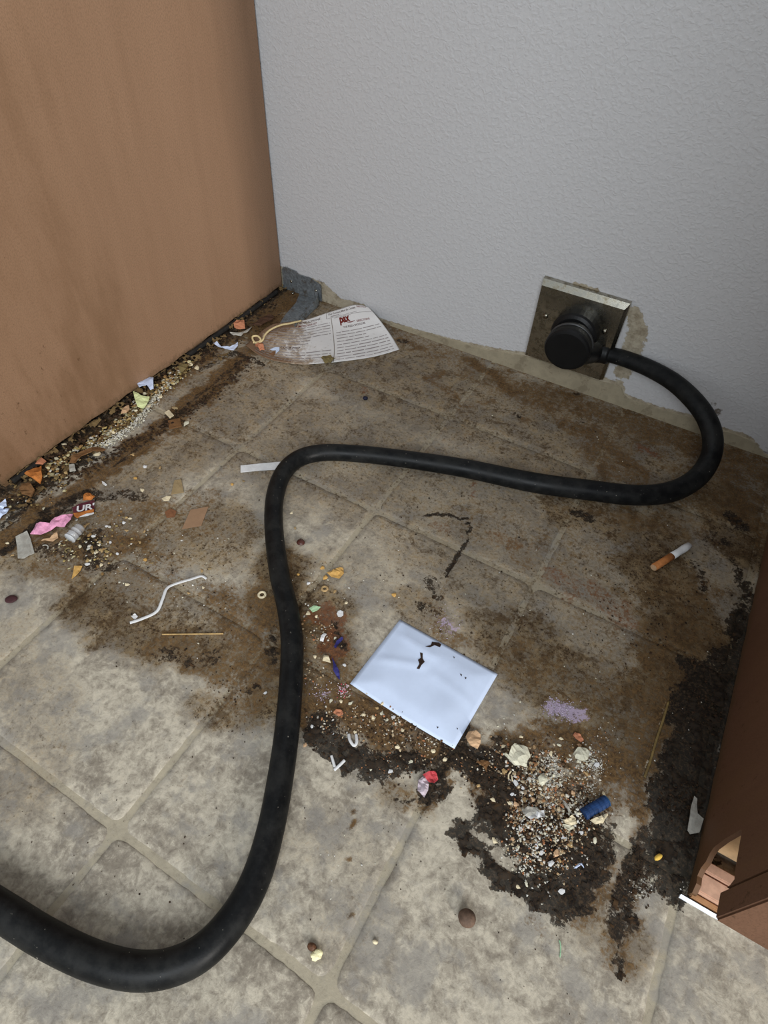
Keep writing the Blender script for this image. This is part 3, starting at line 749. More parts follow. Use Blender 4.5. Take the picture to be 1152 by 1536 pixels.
# cable centre line
cab_px = [(893, 527, .0700), (915, 532, .0715), (940, 539, .0735), (975, 553, .0750), (1010, 573, .0740), (1040, 600, .0690), (1060, 628, .0600), (1069, 657, .0480), (1065, 688, .0330), (1044, 718, .0200),
          (1005, 738, .0130), (950, 743, .0112), (880, 735, .0112), (800, 724, .0110), (700, 703, .0108), (610, 689, .0106), (540, 681, .0106), (485, 679, .0106), (448, 688, .0106), (424, 711, .0106), (412, 748, .0106), (411, 795, .0106),
          (419, 860, .0106), (432, 915, .0108), (438, 965, .0112), (436, 1030, .0118), (430, 1100, .0122), (421, 1165, .0124), (407, 1240, .0124), (386, 1312, .0122), (356, 1370, .0122), (312, 1421, .0122), (262, 1449, .0122),
          (205, 1456, .0122), (140, 1441, .0122), (70, 1408, .0122), (0, 1365, .0122), (-90, 1310, .0122), (-200, 1260, .0122)]
P = []
for u, v_, z in cab_px:
    P.append(at(u, v_, z))
rad = []
RR = {0: .0100, 4: .0112, 7: .0118, 10: .0122, 13: .0118, 15: .0104, 17: .0102, 22: .0104, 24: .0108, 28: .0108, 31: .0118, 38: .0122}
ks = sorted(RR)
_d = (P[-1] - P[-2]); _d.z = 0; _d.normalize(); _n = Vector((-_d.y, _d.x, 0))
P += [P[-1] + _d * a_ + _n * b_ for a_, b_ in ((0.10, 0.0), (0.22, 0.015), (0.36, 0.06), (0.52, 0.12))]
PP = catmull(P, 7)
R_ = [float(np.interp(i / 7, ks, [RR[k] for k in ks])) for i in range(len(PP))]
PP = [Vector((p.x, p.y, max(p.z, r * 0.93 + 0.0003))) for p, r in zip(PP, R_)]
v, f = tube_vf(PP, R_, 22, 0.93)
mesh('cable', v, f, RUBBER, cord, smooth=True)
# strain relief between plug and cable
e0 = pc + pd * 0.016 + Vector((0.012, 0, -0.004))
sr = catmull([e0, e0.lerp(P[0], 0.6), P[0], P[1]], 4)
v, f = tube_vf(sr, [0.0165 - 0.0045 * i / (len(sr) - 1) + (0.0006 if i % 2 else 0) for i in range(len(sr))], 20)
mesh('strain_relief', v, f, BLACK, cord, smooth=True)

# ------------------------------------------------------------------ surfaces of sheets, flakes and lumps
def flake(name, label, cat, px, mat, z=0.0006, th=0.0006, amp=0.0008, dome=0.0, group=None, parent=None, cuts=2, tilt=(0, 0), smooth=True, edge=0.0):
    """irregular flat piece: outline given by where its corners lie, real thickness and buckle"""
    Pw = [at(u, v, z) for u, v in px]
    c = sum(Pw, Vector()) / len(Pw)
    R = max((p - c).length for p in Pw)
    bm = bmesh.new()
    vs = [bm.verts.new(p) for p in Pw]
    try: fc = bm.faces.new(vs)
    except ValueError: bm.free(); return None
    bmesh.ops.triangulate(bm, faces=[fc])
    bmesh.ops.subdivide_edges(bm, edges=bm.edges[:], cuts=cuts, use_grid_fill=True)
    bmesh.ops.triangulate(bm, faces=bm.faces[:])
    sd = hash_(name + str(px[0]))
    for q_ in bm.verts:
        dx = (q_.co.x - c.x) / R; dy = (q_.co.y - c.y) / R; r2 = min(1, dx * dx + dy * dy)
        n = float(fbm(np.array(dx * 2.2 + sd), np.array(dy * 2.2 + sd * 1.7), 3)) - 0.32
        q_.co.z = z + max(0.0, n * amp * 2) + dome * (1 - r2) + max(0, dx * tilt[0] + dy * tilt[1]) + edge * r2
    bmesh.ops.recalc_face_normals(bm, faces=bm.faces[:])
    if sum(f_.normal.z for f_ in bm.faces) < 0: bmesh.ops.reverse_faces(bm, faces=bm.faces[:])
    geo = bmesh.ops.extrude_face_region(bm, geom=bm.faces[:])
    top = [g for g in geo['geom'] if isinstance(g, bmesh.types.BMVert)]
    for q_ in top: q_.co.z += th
    bmesh.ops.recalc_face_normals(bm, faces=bm.faces[:])
    v, f = bm_vf(bm)
    o = mesh(name, v, f, mat, parent, smooth=False)
    if parent is None: setprops(o, label, cat, group)
    return o
def hash_(s):
    h = 7
    for ch in s: h = (h * 31 + ord(ch)) % 9973
    return h / 97.0
def lump_vf(c, rx, ry, rz, rot, seed, sub=2, amp=0.25):
    bm = bmesh.new(); bmesh.ops.create_icosphere(bm, subdivisions=sub, radius=1.0)
    ca, sa = math.cos(rot), math.sin(rot)
    for q_ in bm.verts:
        p = q_.co
        n = float(fbm(np.array(p.x * 1.3 + seed * 3.1 + p.z), np.array(p.y * 1.3 + seed * 1.7 - p.z * .7), 3)) - 0.5
        k = 1 + n * 2 * amp
        x, y, z = p.x * rx * k, p.y * ry * k, p.z * rz * k
        q_.co = Vector((c[0] + x * ca - y * sa, c[1] + x * sa + y * ca, z))
    mz = min(q_.co.z for q_ in bm.verts)
    for q_ in bm.verts: q_.co.z += c[2] - mz
    return bm_vf(bm)
def lump(name, label, cat, u, v, rpx, ry, hz, rot, mat, sub=2, amp=0.25, z=0.0002, group=None, parent=None, smooth=False):
    m = mpp(u, v); c = at(u, v, z + rpx * m * hz * 0.6)
    vv, ff = lump_vf((c.x, c.y, z), rpx * m, rpx * m * ry, rpx * m * hz, rot, hash_(name + str((u, v))), sub, amp)
    o = mesh(name, vv, ff, mat, parent, smooth=smooth)
    if parent is None: setprops(o, label, cat, group)
    return o
def ring_thing(name, label, cat, u, v, rpx, thick, mat, arc=(0, 360), flat=0.8, group=None):
    m = mpp(u, v); r = rpx * m; t = thick * m; c = at(u, v, t * flat)
    A = np.radians(np.linspace(arc[0], arc[1], 20))
    P = [c + Vector((math.cos(a) * r, math.sin(a) * r, 0)) for a in A]
    vv, ff = tube_vf(P, t, 7, flat)
    return setprops(mesh(name, vv, ff, mat, smooth=True), label, cat, group)
def strand(name, label, cat, pts, wpx, mat, flat=0.4, seg=6, n=6, smooth=True, group=None, parent=None):
    P = [at(p[0], p[1], p[2] if len(p) > 2 else 0.0006) for p in pts]
    P = catmull(P, n) if len(P) > 2 else P
    r = wpx * mpp(pts[0][0], pts[0][1]) / 2
    P = [Vector((p.x, p.y, max(p.z, r * flat + 0.0001))) for p in P]
    vv, ff = tube_vf(P, r, seg, flat)
    o = mesh(name, vv, ff, mat, parent, smooth=smooth)
    if parent is None: setprops(o, label, cat, group)
    return o

# ------------------------------------------------------------------ white paper packet
cor = [(600, 928), (747, 1010), (682, 1122), (525, 1024)]
W4 = [at(u, v, 0.0025) for u, v in cor]
n = 26
V = []; Fc = []
def packet(s, t):
    p = W4[0] * (1 - s) * (1 - t) + W4[1] * s * (1 - t) + W4[2] * s * t + W4[3] * (1 - s) * t
    e = min(s, 1 - s, t, 1 - t)
    z = 0.0009 + 0.0022 * min(1, e * 6) + 0.0030 * (float(fbm(np.array(s * 2.3 + 2), np.array(t * 2.1 + 5), 2)) - 0.45) * min(1, e * 4)
    z += 0.0011 * math.exp(-((s * 0.55 + t - 0.62) / 0.05) ** 2) * (s < 0.45) * min(1, e * 8)
    z += 0.0008 * math.exp(-((t - 0.18 - 0.1 * s) / 0.04) ** 2) * (s < 0.5) * min(1, e * 8)
    z += 0.0008 * math.exp(-((t - 0.50 + 0.2 * (1 - s)) / 0.06) ** 2) * (s > 0.5) * min(1, e * 8)
    # bowed lower edge
    if t > 0.5: p = p + (W4[0] - W4[3]).normalized() * (-0.0012 * math.sin(s * math.pi) * (t - 0.5) * 2)
    return Vector((p.x, p.y, max(0.0007, z)))
for j in range(n + 1):
    for i in range(n + 1): V.append(packet(i / n, j / n))
k = n + 1
Fc = [(j * k + i, j * k + i + 1, (j + 1) * k + i + 1, (j + 1) * k + i)[::-1] for j in range(n) for i in range(n)]
m0 = len(V)
V += [Vector((p.x, p.y, 0.0003)) for p in V[:m0]]
Fc += [tuple(m0 + q_ for q_ in f_)[::-1] for f_ in Fc[:]]
bd = [i for i in range(k)] + [j * k + n for j in range(1, k)] + [n * k + i for i in range(n - 1, -1, -1)] + [j * k for j in range(n - 1, 0, -1)]
for a, b2 in zip(bd, bd[1:] + bd[:1]): Fc.append((a, b2, b2 + m0, a + m0))
pk = mesh('paper_packet', V, Fc, WHITE, smooth=True)
setprops(pk, 'flat white rectangular paper packet lying among grime in mid floor', 'paper')
# fold line near the right short edge and dark smears
SM = simple((52, 40, 34), 0.9, 0.3, 400, 0.1, 0, 0.2)
def onpack(poly, mat, nm):
    A = []
    inv = lambda u, v: at(u, v, 0.004)
    bm = bmesh.new()
    vs = [bm.verts.new(at(u, v, 0.0)) for u, v in poly]
    fc = bm.faces.new(vs); bmesh.ops.triangulate(bm, faces=[fc]); bmesh.ops.subdivide_edges(bm, edges=bm.edges[:], cuts=1, use_grid_fill=True)
    tree = PTREE
    for q_ in bm.verts:
        # cast along the sight line of the smear's outline so it sits on the bulged paper
        o_ = Vector((q_.co.x, q_.co.y, 0.0)); d_ = (o_ - CAM_LOC).normalized()
        h = tree.ray_cast(CAM_LOC, d_)
        q_.co = (h[0] + Vector((0, 0, 0.0002))) if h[0] else o_ + Vector((0, 0, 0.003))
    geo = bmesh.ops.extrude_face_region(bm, geom=bm.faces[:])
    for g in geo['geom']:
        if isinstance(g, bmesh.types.BMVert): g.co.z += 0.0002
    bmesh.ops.recalc_face_normals(bm, faces=bm.faces[:])
    v, f = bm_vf(bm)
    return mesh(nm, v, f, mat, pk)
PTREE = BVHTree.FromPolygons([tuple(p) for p in V[:m0]], [f_ for f_ in Fc[:n * n]])
for poly in ([(638, 970), (646, 968), (648, 963), (658, 964), (662, 967), (660, 971), (652, 968), (645, 971)],
             [(630, 979), (634, 980), (634, 988), (637, 993), (632, 998), (629, 1004), (625, 1003), (629, 996), (627, 990), (631, 987)],
             [(690, 1011), (693, 1012), (692, 1015)], [(697, 1016), (700, 1017), (698, 1019)], [(655, 1090), (658, 1091), (656, 1093)], [(685, 1092), (687, 1093), (686, 1095)], [(680, 985), (682, 986), (681, 988)]):
    onpack(poly, SM, 'smear')

# ------------------------------------------------------------------ instruction sheet by the wall
CT = [  # rows from the near edge to the wall edge; columns left to right: (px, py, height)
 [(368, 517, .0060), (396, 536, .0045), (440, 546, .0012), (480, 545, .0010), (520, 541, .0010), (560, 535, .0010), (599, 524, .0010)],
 [(376, 512, .0030), (405, 525, .0015), (445, 530, .0014), (483, 527, .0014), (521, 522, .0012), (557, 515, .0015), (589, 507, .0030)],
 [(386, 503, .0030), (416, 508, .0028), (450, 511, .0020), (484, 505, .0020), (518, 500, .0025), (549, 494, .0050), (575, 487, .0090)],
 [(396, 494, .0040), (426, 493, .0030), (455, 493, .0030), (484, 487, .0035), (514, 481, .0070), (539, 475, .0120), (563, 472, .0160)],
 [(410, 487, .0040), (437, 483, .0040), (462, 479, .0050), (485, 471, .0080), (510, 463, .0130), (532, 457, .0185), (552, 460, .0190)],
]
CW = [[at(*p) for p in row] for row in CT]
def cr(p0, p1, p2, p3, t):
    return 0.5 * ((2 * p1) + (p2 - p0) * t + (2 * p0 - 5 * p1 + 4 * p2 - p3) * t * t + (3 * p1 - p0 - 3 * p2 + p3) * t ** 3)
def crow(row, s):
    n_ = len(row) - 1; x = min(max(s, 0), 1) * n_; i = min(int(x), n_ - 1); t = x - i
    g = lambda k_: row[min(max(k_, 0), n_)]
    return cr(g(i - 1), g(i), g(i + 1), g(i + 2), t)
def sheet(s, t, off=0.0):
    p = crow([crow(r, s) for r in CW], t)
    p = Vector((p.x, min(p.y, -0.0035), max(p.z, 0.0006)))
    z = 0.0040 * (float(fbm(np.array(s * 9), np.array(t * 3), 3)) - 0.42) * max(0.15, 1 - 1.7 * s)
    p.z = max(0.0006, p.z + z)
    return p + Vector((0, -0.4 * off, off))
ns, nt = 60, 36
V = []; st = []
for j in range(nt + 1):
    for i in range(ns + 1):
        V.append(sheet(i / ns, j / nt)); s_v, t_v = i / ns, j / nt
        st.append(max(0, 0.95 - s_v * 1.7) * 1.05 + 0.35 * math.exp(-((t_v - 0.05) / 0.1) ** 2) * (s_v < .62) + 0.3 * math.exp(-((s_v - .12) ** 2 + (t_v - .8) ** 2) / 0.03) + 0.15)
k = ns + 1
Fc = [(j * k + i, j * k + i + 1, (j + 1) * k + i + 1, (j + 1) * k + i) for j in range(nt) for i in range(ns)]
m0 = len(V)
V += [p + Vector((0, 0, -0.0004)) for p in V[:m0]]
Fc += [tuple(m0 + q_ for q_ in f_)[::-1] for f_ in Fc[:]]
bd = [i for i in range(k)] + [j * k + ns for j in range(1, nt + 1)] + [nt * k + i for i in range(ns - 1, -1, -1)] + [j * k for j in range(nt - 1, 0, -1)]
for a, b2 in zip(bd, bd[1:] + bd[:1]): Fc.append((a, a + m0, b2 + m0, b2))
sh = mesh('instruction_sheet', V, Fc, SHEET, smooth=True)
setprops(sh, 'curled printed pizza instruction sheet, stained brown, in the wall corner', 'paper')
a = sh.data.attributes.new('stain', 'FLOAT', 'POINT'); a.data.foreach_set('value', np.array(st + st, np.float32))
def ink_mesh(V2, F2, mat, nm='print'):
    """V2 in sheet coordinates (s,t)"""
    v = [sheet(p[0], p[1], 0.00025) for p in V2]
    return mesh(nm, v, F2, mat, sh)
def text_on_sheet(txt, s0, t0, h, mat, stretch=1.0, slant=0.0, bold=0.012):
    """lettering: glyph outlines turned into flat mesh and laid on the sheet"""
    c = bpy.data.curves.new('lettering', 'FONT'); c.body = txt; c.size = 1.0; c.resolution_u = 3; c.offset = bold
    o = bpy.data.objects.new('lettering', c); COL.objects.link(o)
    bpy.context.view_layer.update()
    me = bpy.data.meshes.new_from_object(o.evaluated_get(bpy.context.evaluated_depsgraph_get()))
    V2 = [(s0 + q_.co.x * h * stretch + slant * q_.co.y, t0 + q_.co.y * h * 1.35) for q_ in me.vertices]
    F2 = [tuple(p.vertices) for p in me.polygons]
    COL.objects.unlink(o); bpy.data.objects.remove(o); bpy.data.curves.remove(c); bpy.data.meshes.remove(me)
    if F2: ink_mesh(V2, F2, mat, 'lettering')
text_on_sheet('OVEN PIZZA INSTRUCTIONS', 0.055, 0.865, 0.052, INK, 0.62)
text_on_sheet('A. MICROWAVE*', 0.25, 0.79, 0.042, REDINK, 0.62)
text_on_sheet('This Product Must Be Cooked', 0.545, 0.905, 0.044, INK, 0.52)
text_on_sheet('DIRECTIONS', 0.845, 0.925, 0.042, REDINK, 0.42)
text_on_sheet('DIRECTIONS', 0.79, 0.66, 0.042, REDINK, 0.50)
text_on_sheet('THE PIZZA SHOULD BE', 0.66, 0.60, 0.036, INK, 0.52)
text_on_sheet('COOKING*', 0.22, 0.33, 0.045, INK, 0.55)
def rect(s0, s1, t0, t1, mat, nm='print', V2=None, F2=None):
    n_ = max(2, int((s1 - s0) * 40))
    base = len(V2)
    for i in range(n_ + 1):
        s = s0 + (s1 - s0) * i / n_; V2 += [(s, t0), (s, t1)]
    for i in range(n_): F2.append((base + 2 * i, base + 2 * i + 2, base + 2 * i + 3, base + 2 * i + 1))
rnd = random.Random(3)
V2 = []; F2 = []
for col, rows in (((0.09, 0.56), np.arange(0.08, 0.77, 0.056)), ((0.60, 0.96), np.arange(0.06, 0.56, 0.052)), ((0.57, 0.86), (0.865,))):
    for t in rows:
        s = col[0]
        end = col[1] - (rnd.random() * 0.25 if rnd.random() < 0.3 else 0)
        while s < end:
            w = rnd.uniform(0.03, 0.10)
            rect(s, min(end, s + w), t, t + 0.009 + 0.006 * rnd.random(), None, V2=V2, F2=F2); s += w + 0.008
ink_mesh(V2, F2, INK2, 'small_print')
V2 = []; F2 = []
for r_ in ((0.53, 0.83, 0.975, 0.979), (0.53, 0.83, 0.845, 0.849), (0.53, 0.5325, 0.845, 0.979), (0.60, 0.98, 0.825, 0.829)): rect(*r_, None, V2=V2, F2=F2)
ink_mesh(V2, F2, INK, 'ruled_line')
V2 = []; F2 = []
for i in range(20):
    t = i / 20 * 0.84; t2 = (i + 1) / 20 * 0.84; s = 0.572 + 0.012 * (0.84 - t); s2 = 0.572 + 0.012 * (0.84 - t2)
    bb = len(V2); V2 += [(s, t), (s + 0.004, t), (s2 + 0.004, t2), (s2, t2)]; F2.append((bb, bb + 1, bb + 2, bb + 3))
ink_mesh(V2, F2, simple((120, 108, 96), 0.9), 'fold_line')
# the small dark red mark that reads pax
text_on_sheet('pax', 0.640, 0.715, 0.150, REDINK, 0.42, 0.0, 0.045)
V2 = []; F2 = []
for i in range(16):
    for kk in (i, i + 1):
        q_ = kk / 16; V2 += [(0.70 + 0.075 * q_, 0.698 - 0.018 * math.sin(q_ * math.pi)), (0.70 + 0.075 * q_, 0.706 - 0.010 * math.sin(q_ * math.pi))]
    bb = i * 4; F2.append((bb, bb + 2, bb + 3, bb + 1))
ink_mesh(V2, F2, REDINK, 'underline')
# torn white hole edge on the sheet
def on_sheet(name, label, pts_st, mat, th=0.0006):
    bm = bmesh.new(); vs = [bm.verts.new(sheet(s, t, 0.0004)) for s, t in pts_st]
    fc = bm.faces.new(vs); bmesh.ops.triangulate(bm, faces=[fc])
    geo = bmesh.ops.extrude_face_region(bm, geom=bm.faces[:])
    for g in geo['geom']:
        if isinstance(g, bmesh.types.BMVert): g.co.z += th
    bmesh.ops.recalc_face_normals(bm, faces=bm.faces[:])
    v, f = bm_vf(bm); return mesh(name, v, f, mat, sh)
on_sheet('torn_patch', None, [(0.165, 0.26), (0.19, 0.33), (0.215, 0.34), (0.225, 0.28), (0.215, 0.19), (0.205, 0.27), (0.18, 0.25)], WHITE, 0.0004)
on_sheet('brown_spot', None, [(0.18, 0.14), (0.20, 0.25), (0.213, 0.20), (0.213, 0.13)], simple((120, 86, 60), 0.9), 0.0003)

# ------------------------------------------------------------------ corner bracket
br = empty('corner_bracket', (0.03, -0.02, 0), 'dull galvanised steel corner bracket where the left cabinet meets the wall', 'bracket')
TL = aty(424, 404, -0.002); BR = aty(485, 458, -0.002)
bw = BR.x - 0.0025; bh = aty(470, 420, -0.002).z
outl = [(0.0025, 0.001), (bw, 0.001), (bw, bh - 0.008), (bw - 0.002, bh - 0.004), (bw - 0.012, bh - 0.001), (bw - 0.02, bh + 0.002), (bw * 0.45, bh + 0.001), (bw * 0.38, bh + 0.005), (bw * 0.15, bh + 0.006), (0.005, bh + 0.005), (0.0025, bh)]
v, f = prism(outl, 'y', -0.0030, -0.0012)
mesh('wall_flange', v, f, GALV, br)
fl = [(450, 441), (472, 446), (472, 456), (449, 484), (436, 500), (414, 496), (428, 474), (444, 456)]
v, f = prism([(at(u, v_).x, at(u, v_).y) for u, v_ in fl], 'z', 0.0006, 0.0022)
mesh('base_flange', v, f, GALV, br)
# raised curved rib
rib = catmull([at(476, 430, .018), at(474, 446, .012), at(462, 462, .007), at(450, 475, .006), at(441, 488, .005)], 6)
V = []; Fc = []
for i, p in enumerate(rib):
    y_ = min(p.y, -0.0035)
    V += [(p.x, y_, 0.0023), (p.x, y_, p.z), (p.x + 0.002, y_ , p.z + .0005), (p.x + 0.006, y_ - .003, 0.0010)]
for i in range(len(rib) - 1):
    for kk in range(4): Fc.append((i * 4 + kk, i * 4 + (kk + 1) % 4, i * 4 + 4 + (kk + 1) % 4, i * 4 + 4 + kk))
Fc += [(3, 2, 1, 0), tuple(len(V) - 4 + kk for kk in range(4))]
mesh('rib', V, Fc, GALV, br)
for u, v_ in ((437, 422), (474, 436)):
    p = aty(u, v_, -0.0030)
    v, f = lathe_vf((p.x, -0.0031, p.z), (0, -1, 0), [(0, 0.0022), (0.0008, 0.0022), (0.0014, 0.0012)], 12); mesh('screw', v, f, STEEL, br, smooth=True)
p = at(439, 440, 0.0023)
v, f = lathe_vf(p, (0, 0, 1), [(0, 0.0024), (0.0008, 0.0024), (0.0014, 0.0012)], 12); mesh('screw', v, f, STEEL, br, smooth=True)

# thin black strips at the cabinet foot
for (pa, pb, lab) in (((281, 529), (414, 436), 'long thin black strip along the foot of the left cabinet near the corner'),
                      ((15, 718), (56, 697), 'short black strip at the front foot of the left cabinet')):
    A = atx(*pa, 0.0035); B_ = atx(*pb, 0.0035)
    A.z = B_.z = 0.0045; A.x = B_.x = 0.0042; B_.y = min(B_.y, -0.016)
    v, f = tube_vf([A, A.lerp(B_, 0.5) + Vector((0.0004, 0, 0)), B_], 0.0036, 10)
    setprops(mesh('black_strip', v, f, simple((30, 28, 26), 0.7, 0.3, 200)), lab, 'strip')

# ------------------------------------------------------------------ larger separate litter
C = {'white': simple((210, 210, 210), 0.7, 0.06, 200, 0.3, 0, 0.2, 0.15), 'bluewhite': simple((200, 212, 238), 0.6, 0.05, 200, 0.3, 0, 0.2),
     'cream': simple((214, 200, 168), 0.8, 0.12, 300, 0.2, 0, 0.4, 0.3), 'pale': simple((206, 202, 180), 0.8, 0.10, 350, 0.2, 0, 0.4, 0.3),
     'tan': simple((170, 142, 100), 0.85, 0.15, 300, 0.2, 0, 0.4, 0.3), 'brown': simple((112, 80, 50), 0.85, 0.2, 300, 0.2, 0, 0.4, 0.3),
     'darkbrown': simple((70, 48, 34), 0.8, 0.25, 300, 0.3, 0, 0.4), 'orange': simple((176, 108, 52), 0.8, 0.18, 300, 0.2, 0, 0.3, 0.3),
     'ochre': simple((196, 154, 88), 0.8, 0.15, 300, 0.2, 0, 0.3, 0.2), 'peach': simple((190, 156, 122), 0.8, 0.12, 300, 0.2, 0, 0.3, 0.2),
     'card': simple((146, 116, 90), 0.85, 0.08, 200, 0.2, 0, 0.1, 0.1), 'card2': simple((150, 130, 96), 0.85, 0.12, 200, 0.2, 0, 0.2, 0.3),
     'pink': simple((214, 148, 178), 0.5, 0.28, 150, 0.3, 0, 0.3), 'red': simple((176, 60, 66), 0.6, 0.2, 300, 0.3, 0, 0.2),
     'lilac': simple((186, 172, 180), 0.7, 0.15, 300, 0.2, 0, 0.3, 0.2), 'green': simple((168, 200, 160), 0.7, 0.1, 300), 'lime': simple((208, 216, 160), 0.7, 0.1, 250, 0.2, 0, 0.2, 0.1),
     'blue': simple((28, 56, 98), 0.6, 0.3, 150, 0.3), 'navy': simple((40, 38, 100), 0.5, 0.25, 300, 0.4), 'grey': simple((166, 163, 154), 0.75, 0.15, 250, 0.3, 0, 0.3, 0.3),
     'maroon': simple((84, 36, 48), 0.5, 0.15, 300, 0.4), 'olive': simple((120, 106, 70), 0.85, 0.2, 250, 0.2, 0, 0.5, 0.3), 'yellow': simple((214, 176, 80), 0.75, 0.15, 300),
     'rust': simple((122, 82, 56), 0.85, 0.2, 250, 0.2), 'salmon': simple((178, 118, 88), 0.8, 0.12, 250, 0.2, 0, 0.3, 0.2)}
flake('paper_strip', 'flat white paper strip sticking out under the cord bend', 'strip', [(361,699),(390,696),(424,693),(424,704),(390,706),(361,709)], C['white'], .0006, .0008, .0003)
# twist tie: flat ribbon
strand('twist_tie', 'wavy white twist tie lying on the floor left of the cord', 'twist tie',
       [(195, 934, .0008), (213, 928, .0010), (235, 917, .0012), (244, 898, .0030), (250, 883, .0040), (262, 876, .0036), (285, 869, .0030), (302, 864, .0020), (310, 868, .0008)], 5.5, C['white'], 0.35, 6)
strand('toothpick', 'thin wooden toothpick below the white twist tie', 'toothpick', [(243, 951.5, .001), (290, 951, .001), (335, 950.5, .001)], 2.2, simple((176, 146, 98), 0.8), 1.0, 6)
# cigarette end
cg = empty('cigarette_butt', at(1006, 838, 0), 'cigarette butt with tan filter on the shaded floor at right', 'cigarette')
A = at(981, 851, 0.0042); B_ = at(1034, 818, 0.0042); mid = A.lerp(B_, 0.50)
v, f = tube_vf([A, A.lerp(mid, 0.5), mid], 0.0040, 16, 0.85); mesh('filter', v, f, simple((176, 112, 62), 0.8, 0.15, 300), cg, smooth=True)
v, f = tube_vf([mid, mid.lerp(B_, 0.35), mid.lerp(B_, 0.7), B_], [0.0041, 0.0038, 0.0042, 0.0038], 16, 0.85); mesh('paper_tube', v, f, C['white'], cg, smooth=True)
v, f = tube_vf([A - (mid - A).normalized() * 0.0012, A - (mid - A).normalized() * 0.0001], 0.0036, 14, 0.85); mesh('filter_end', v, f, C['peach'], cg)

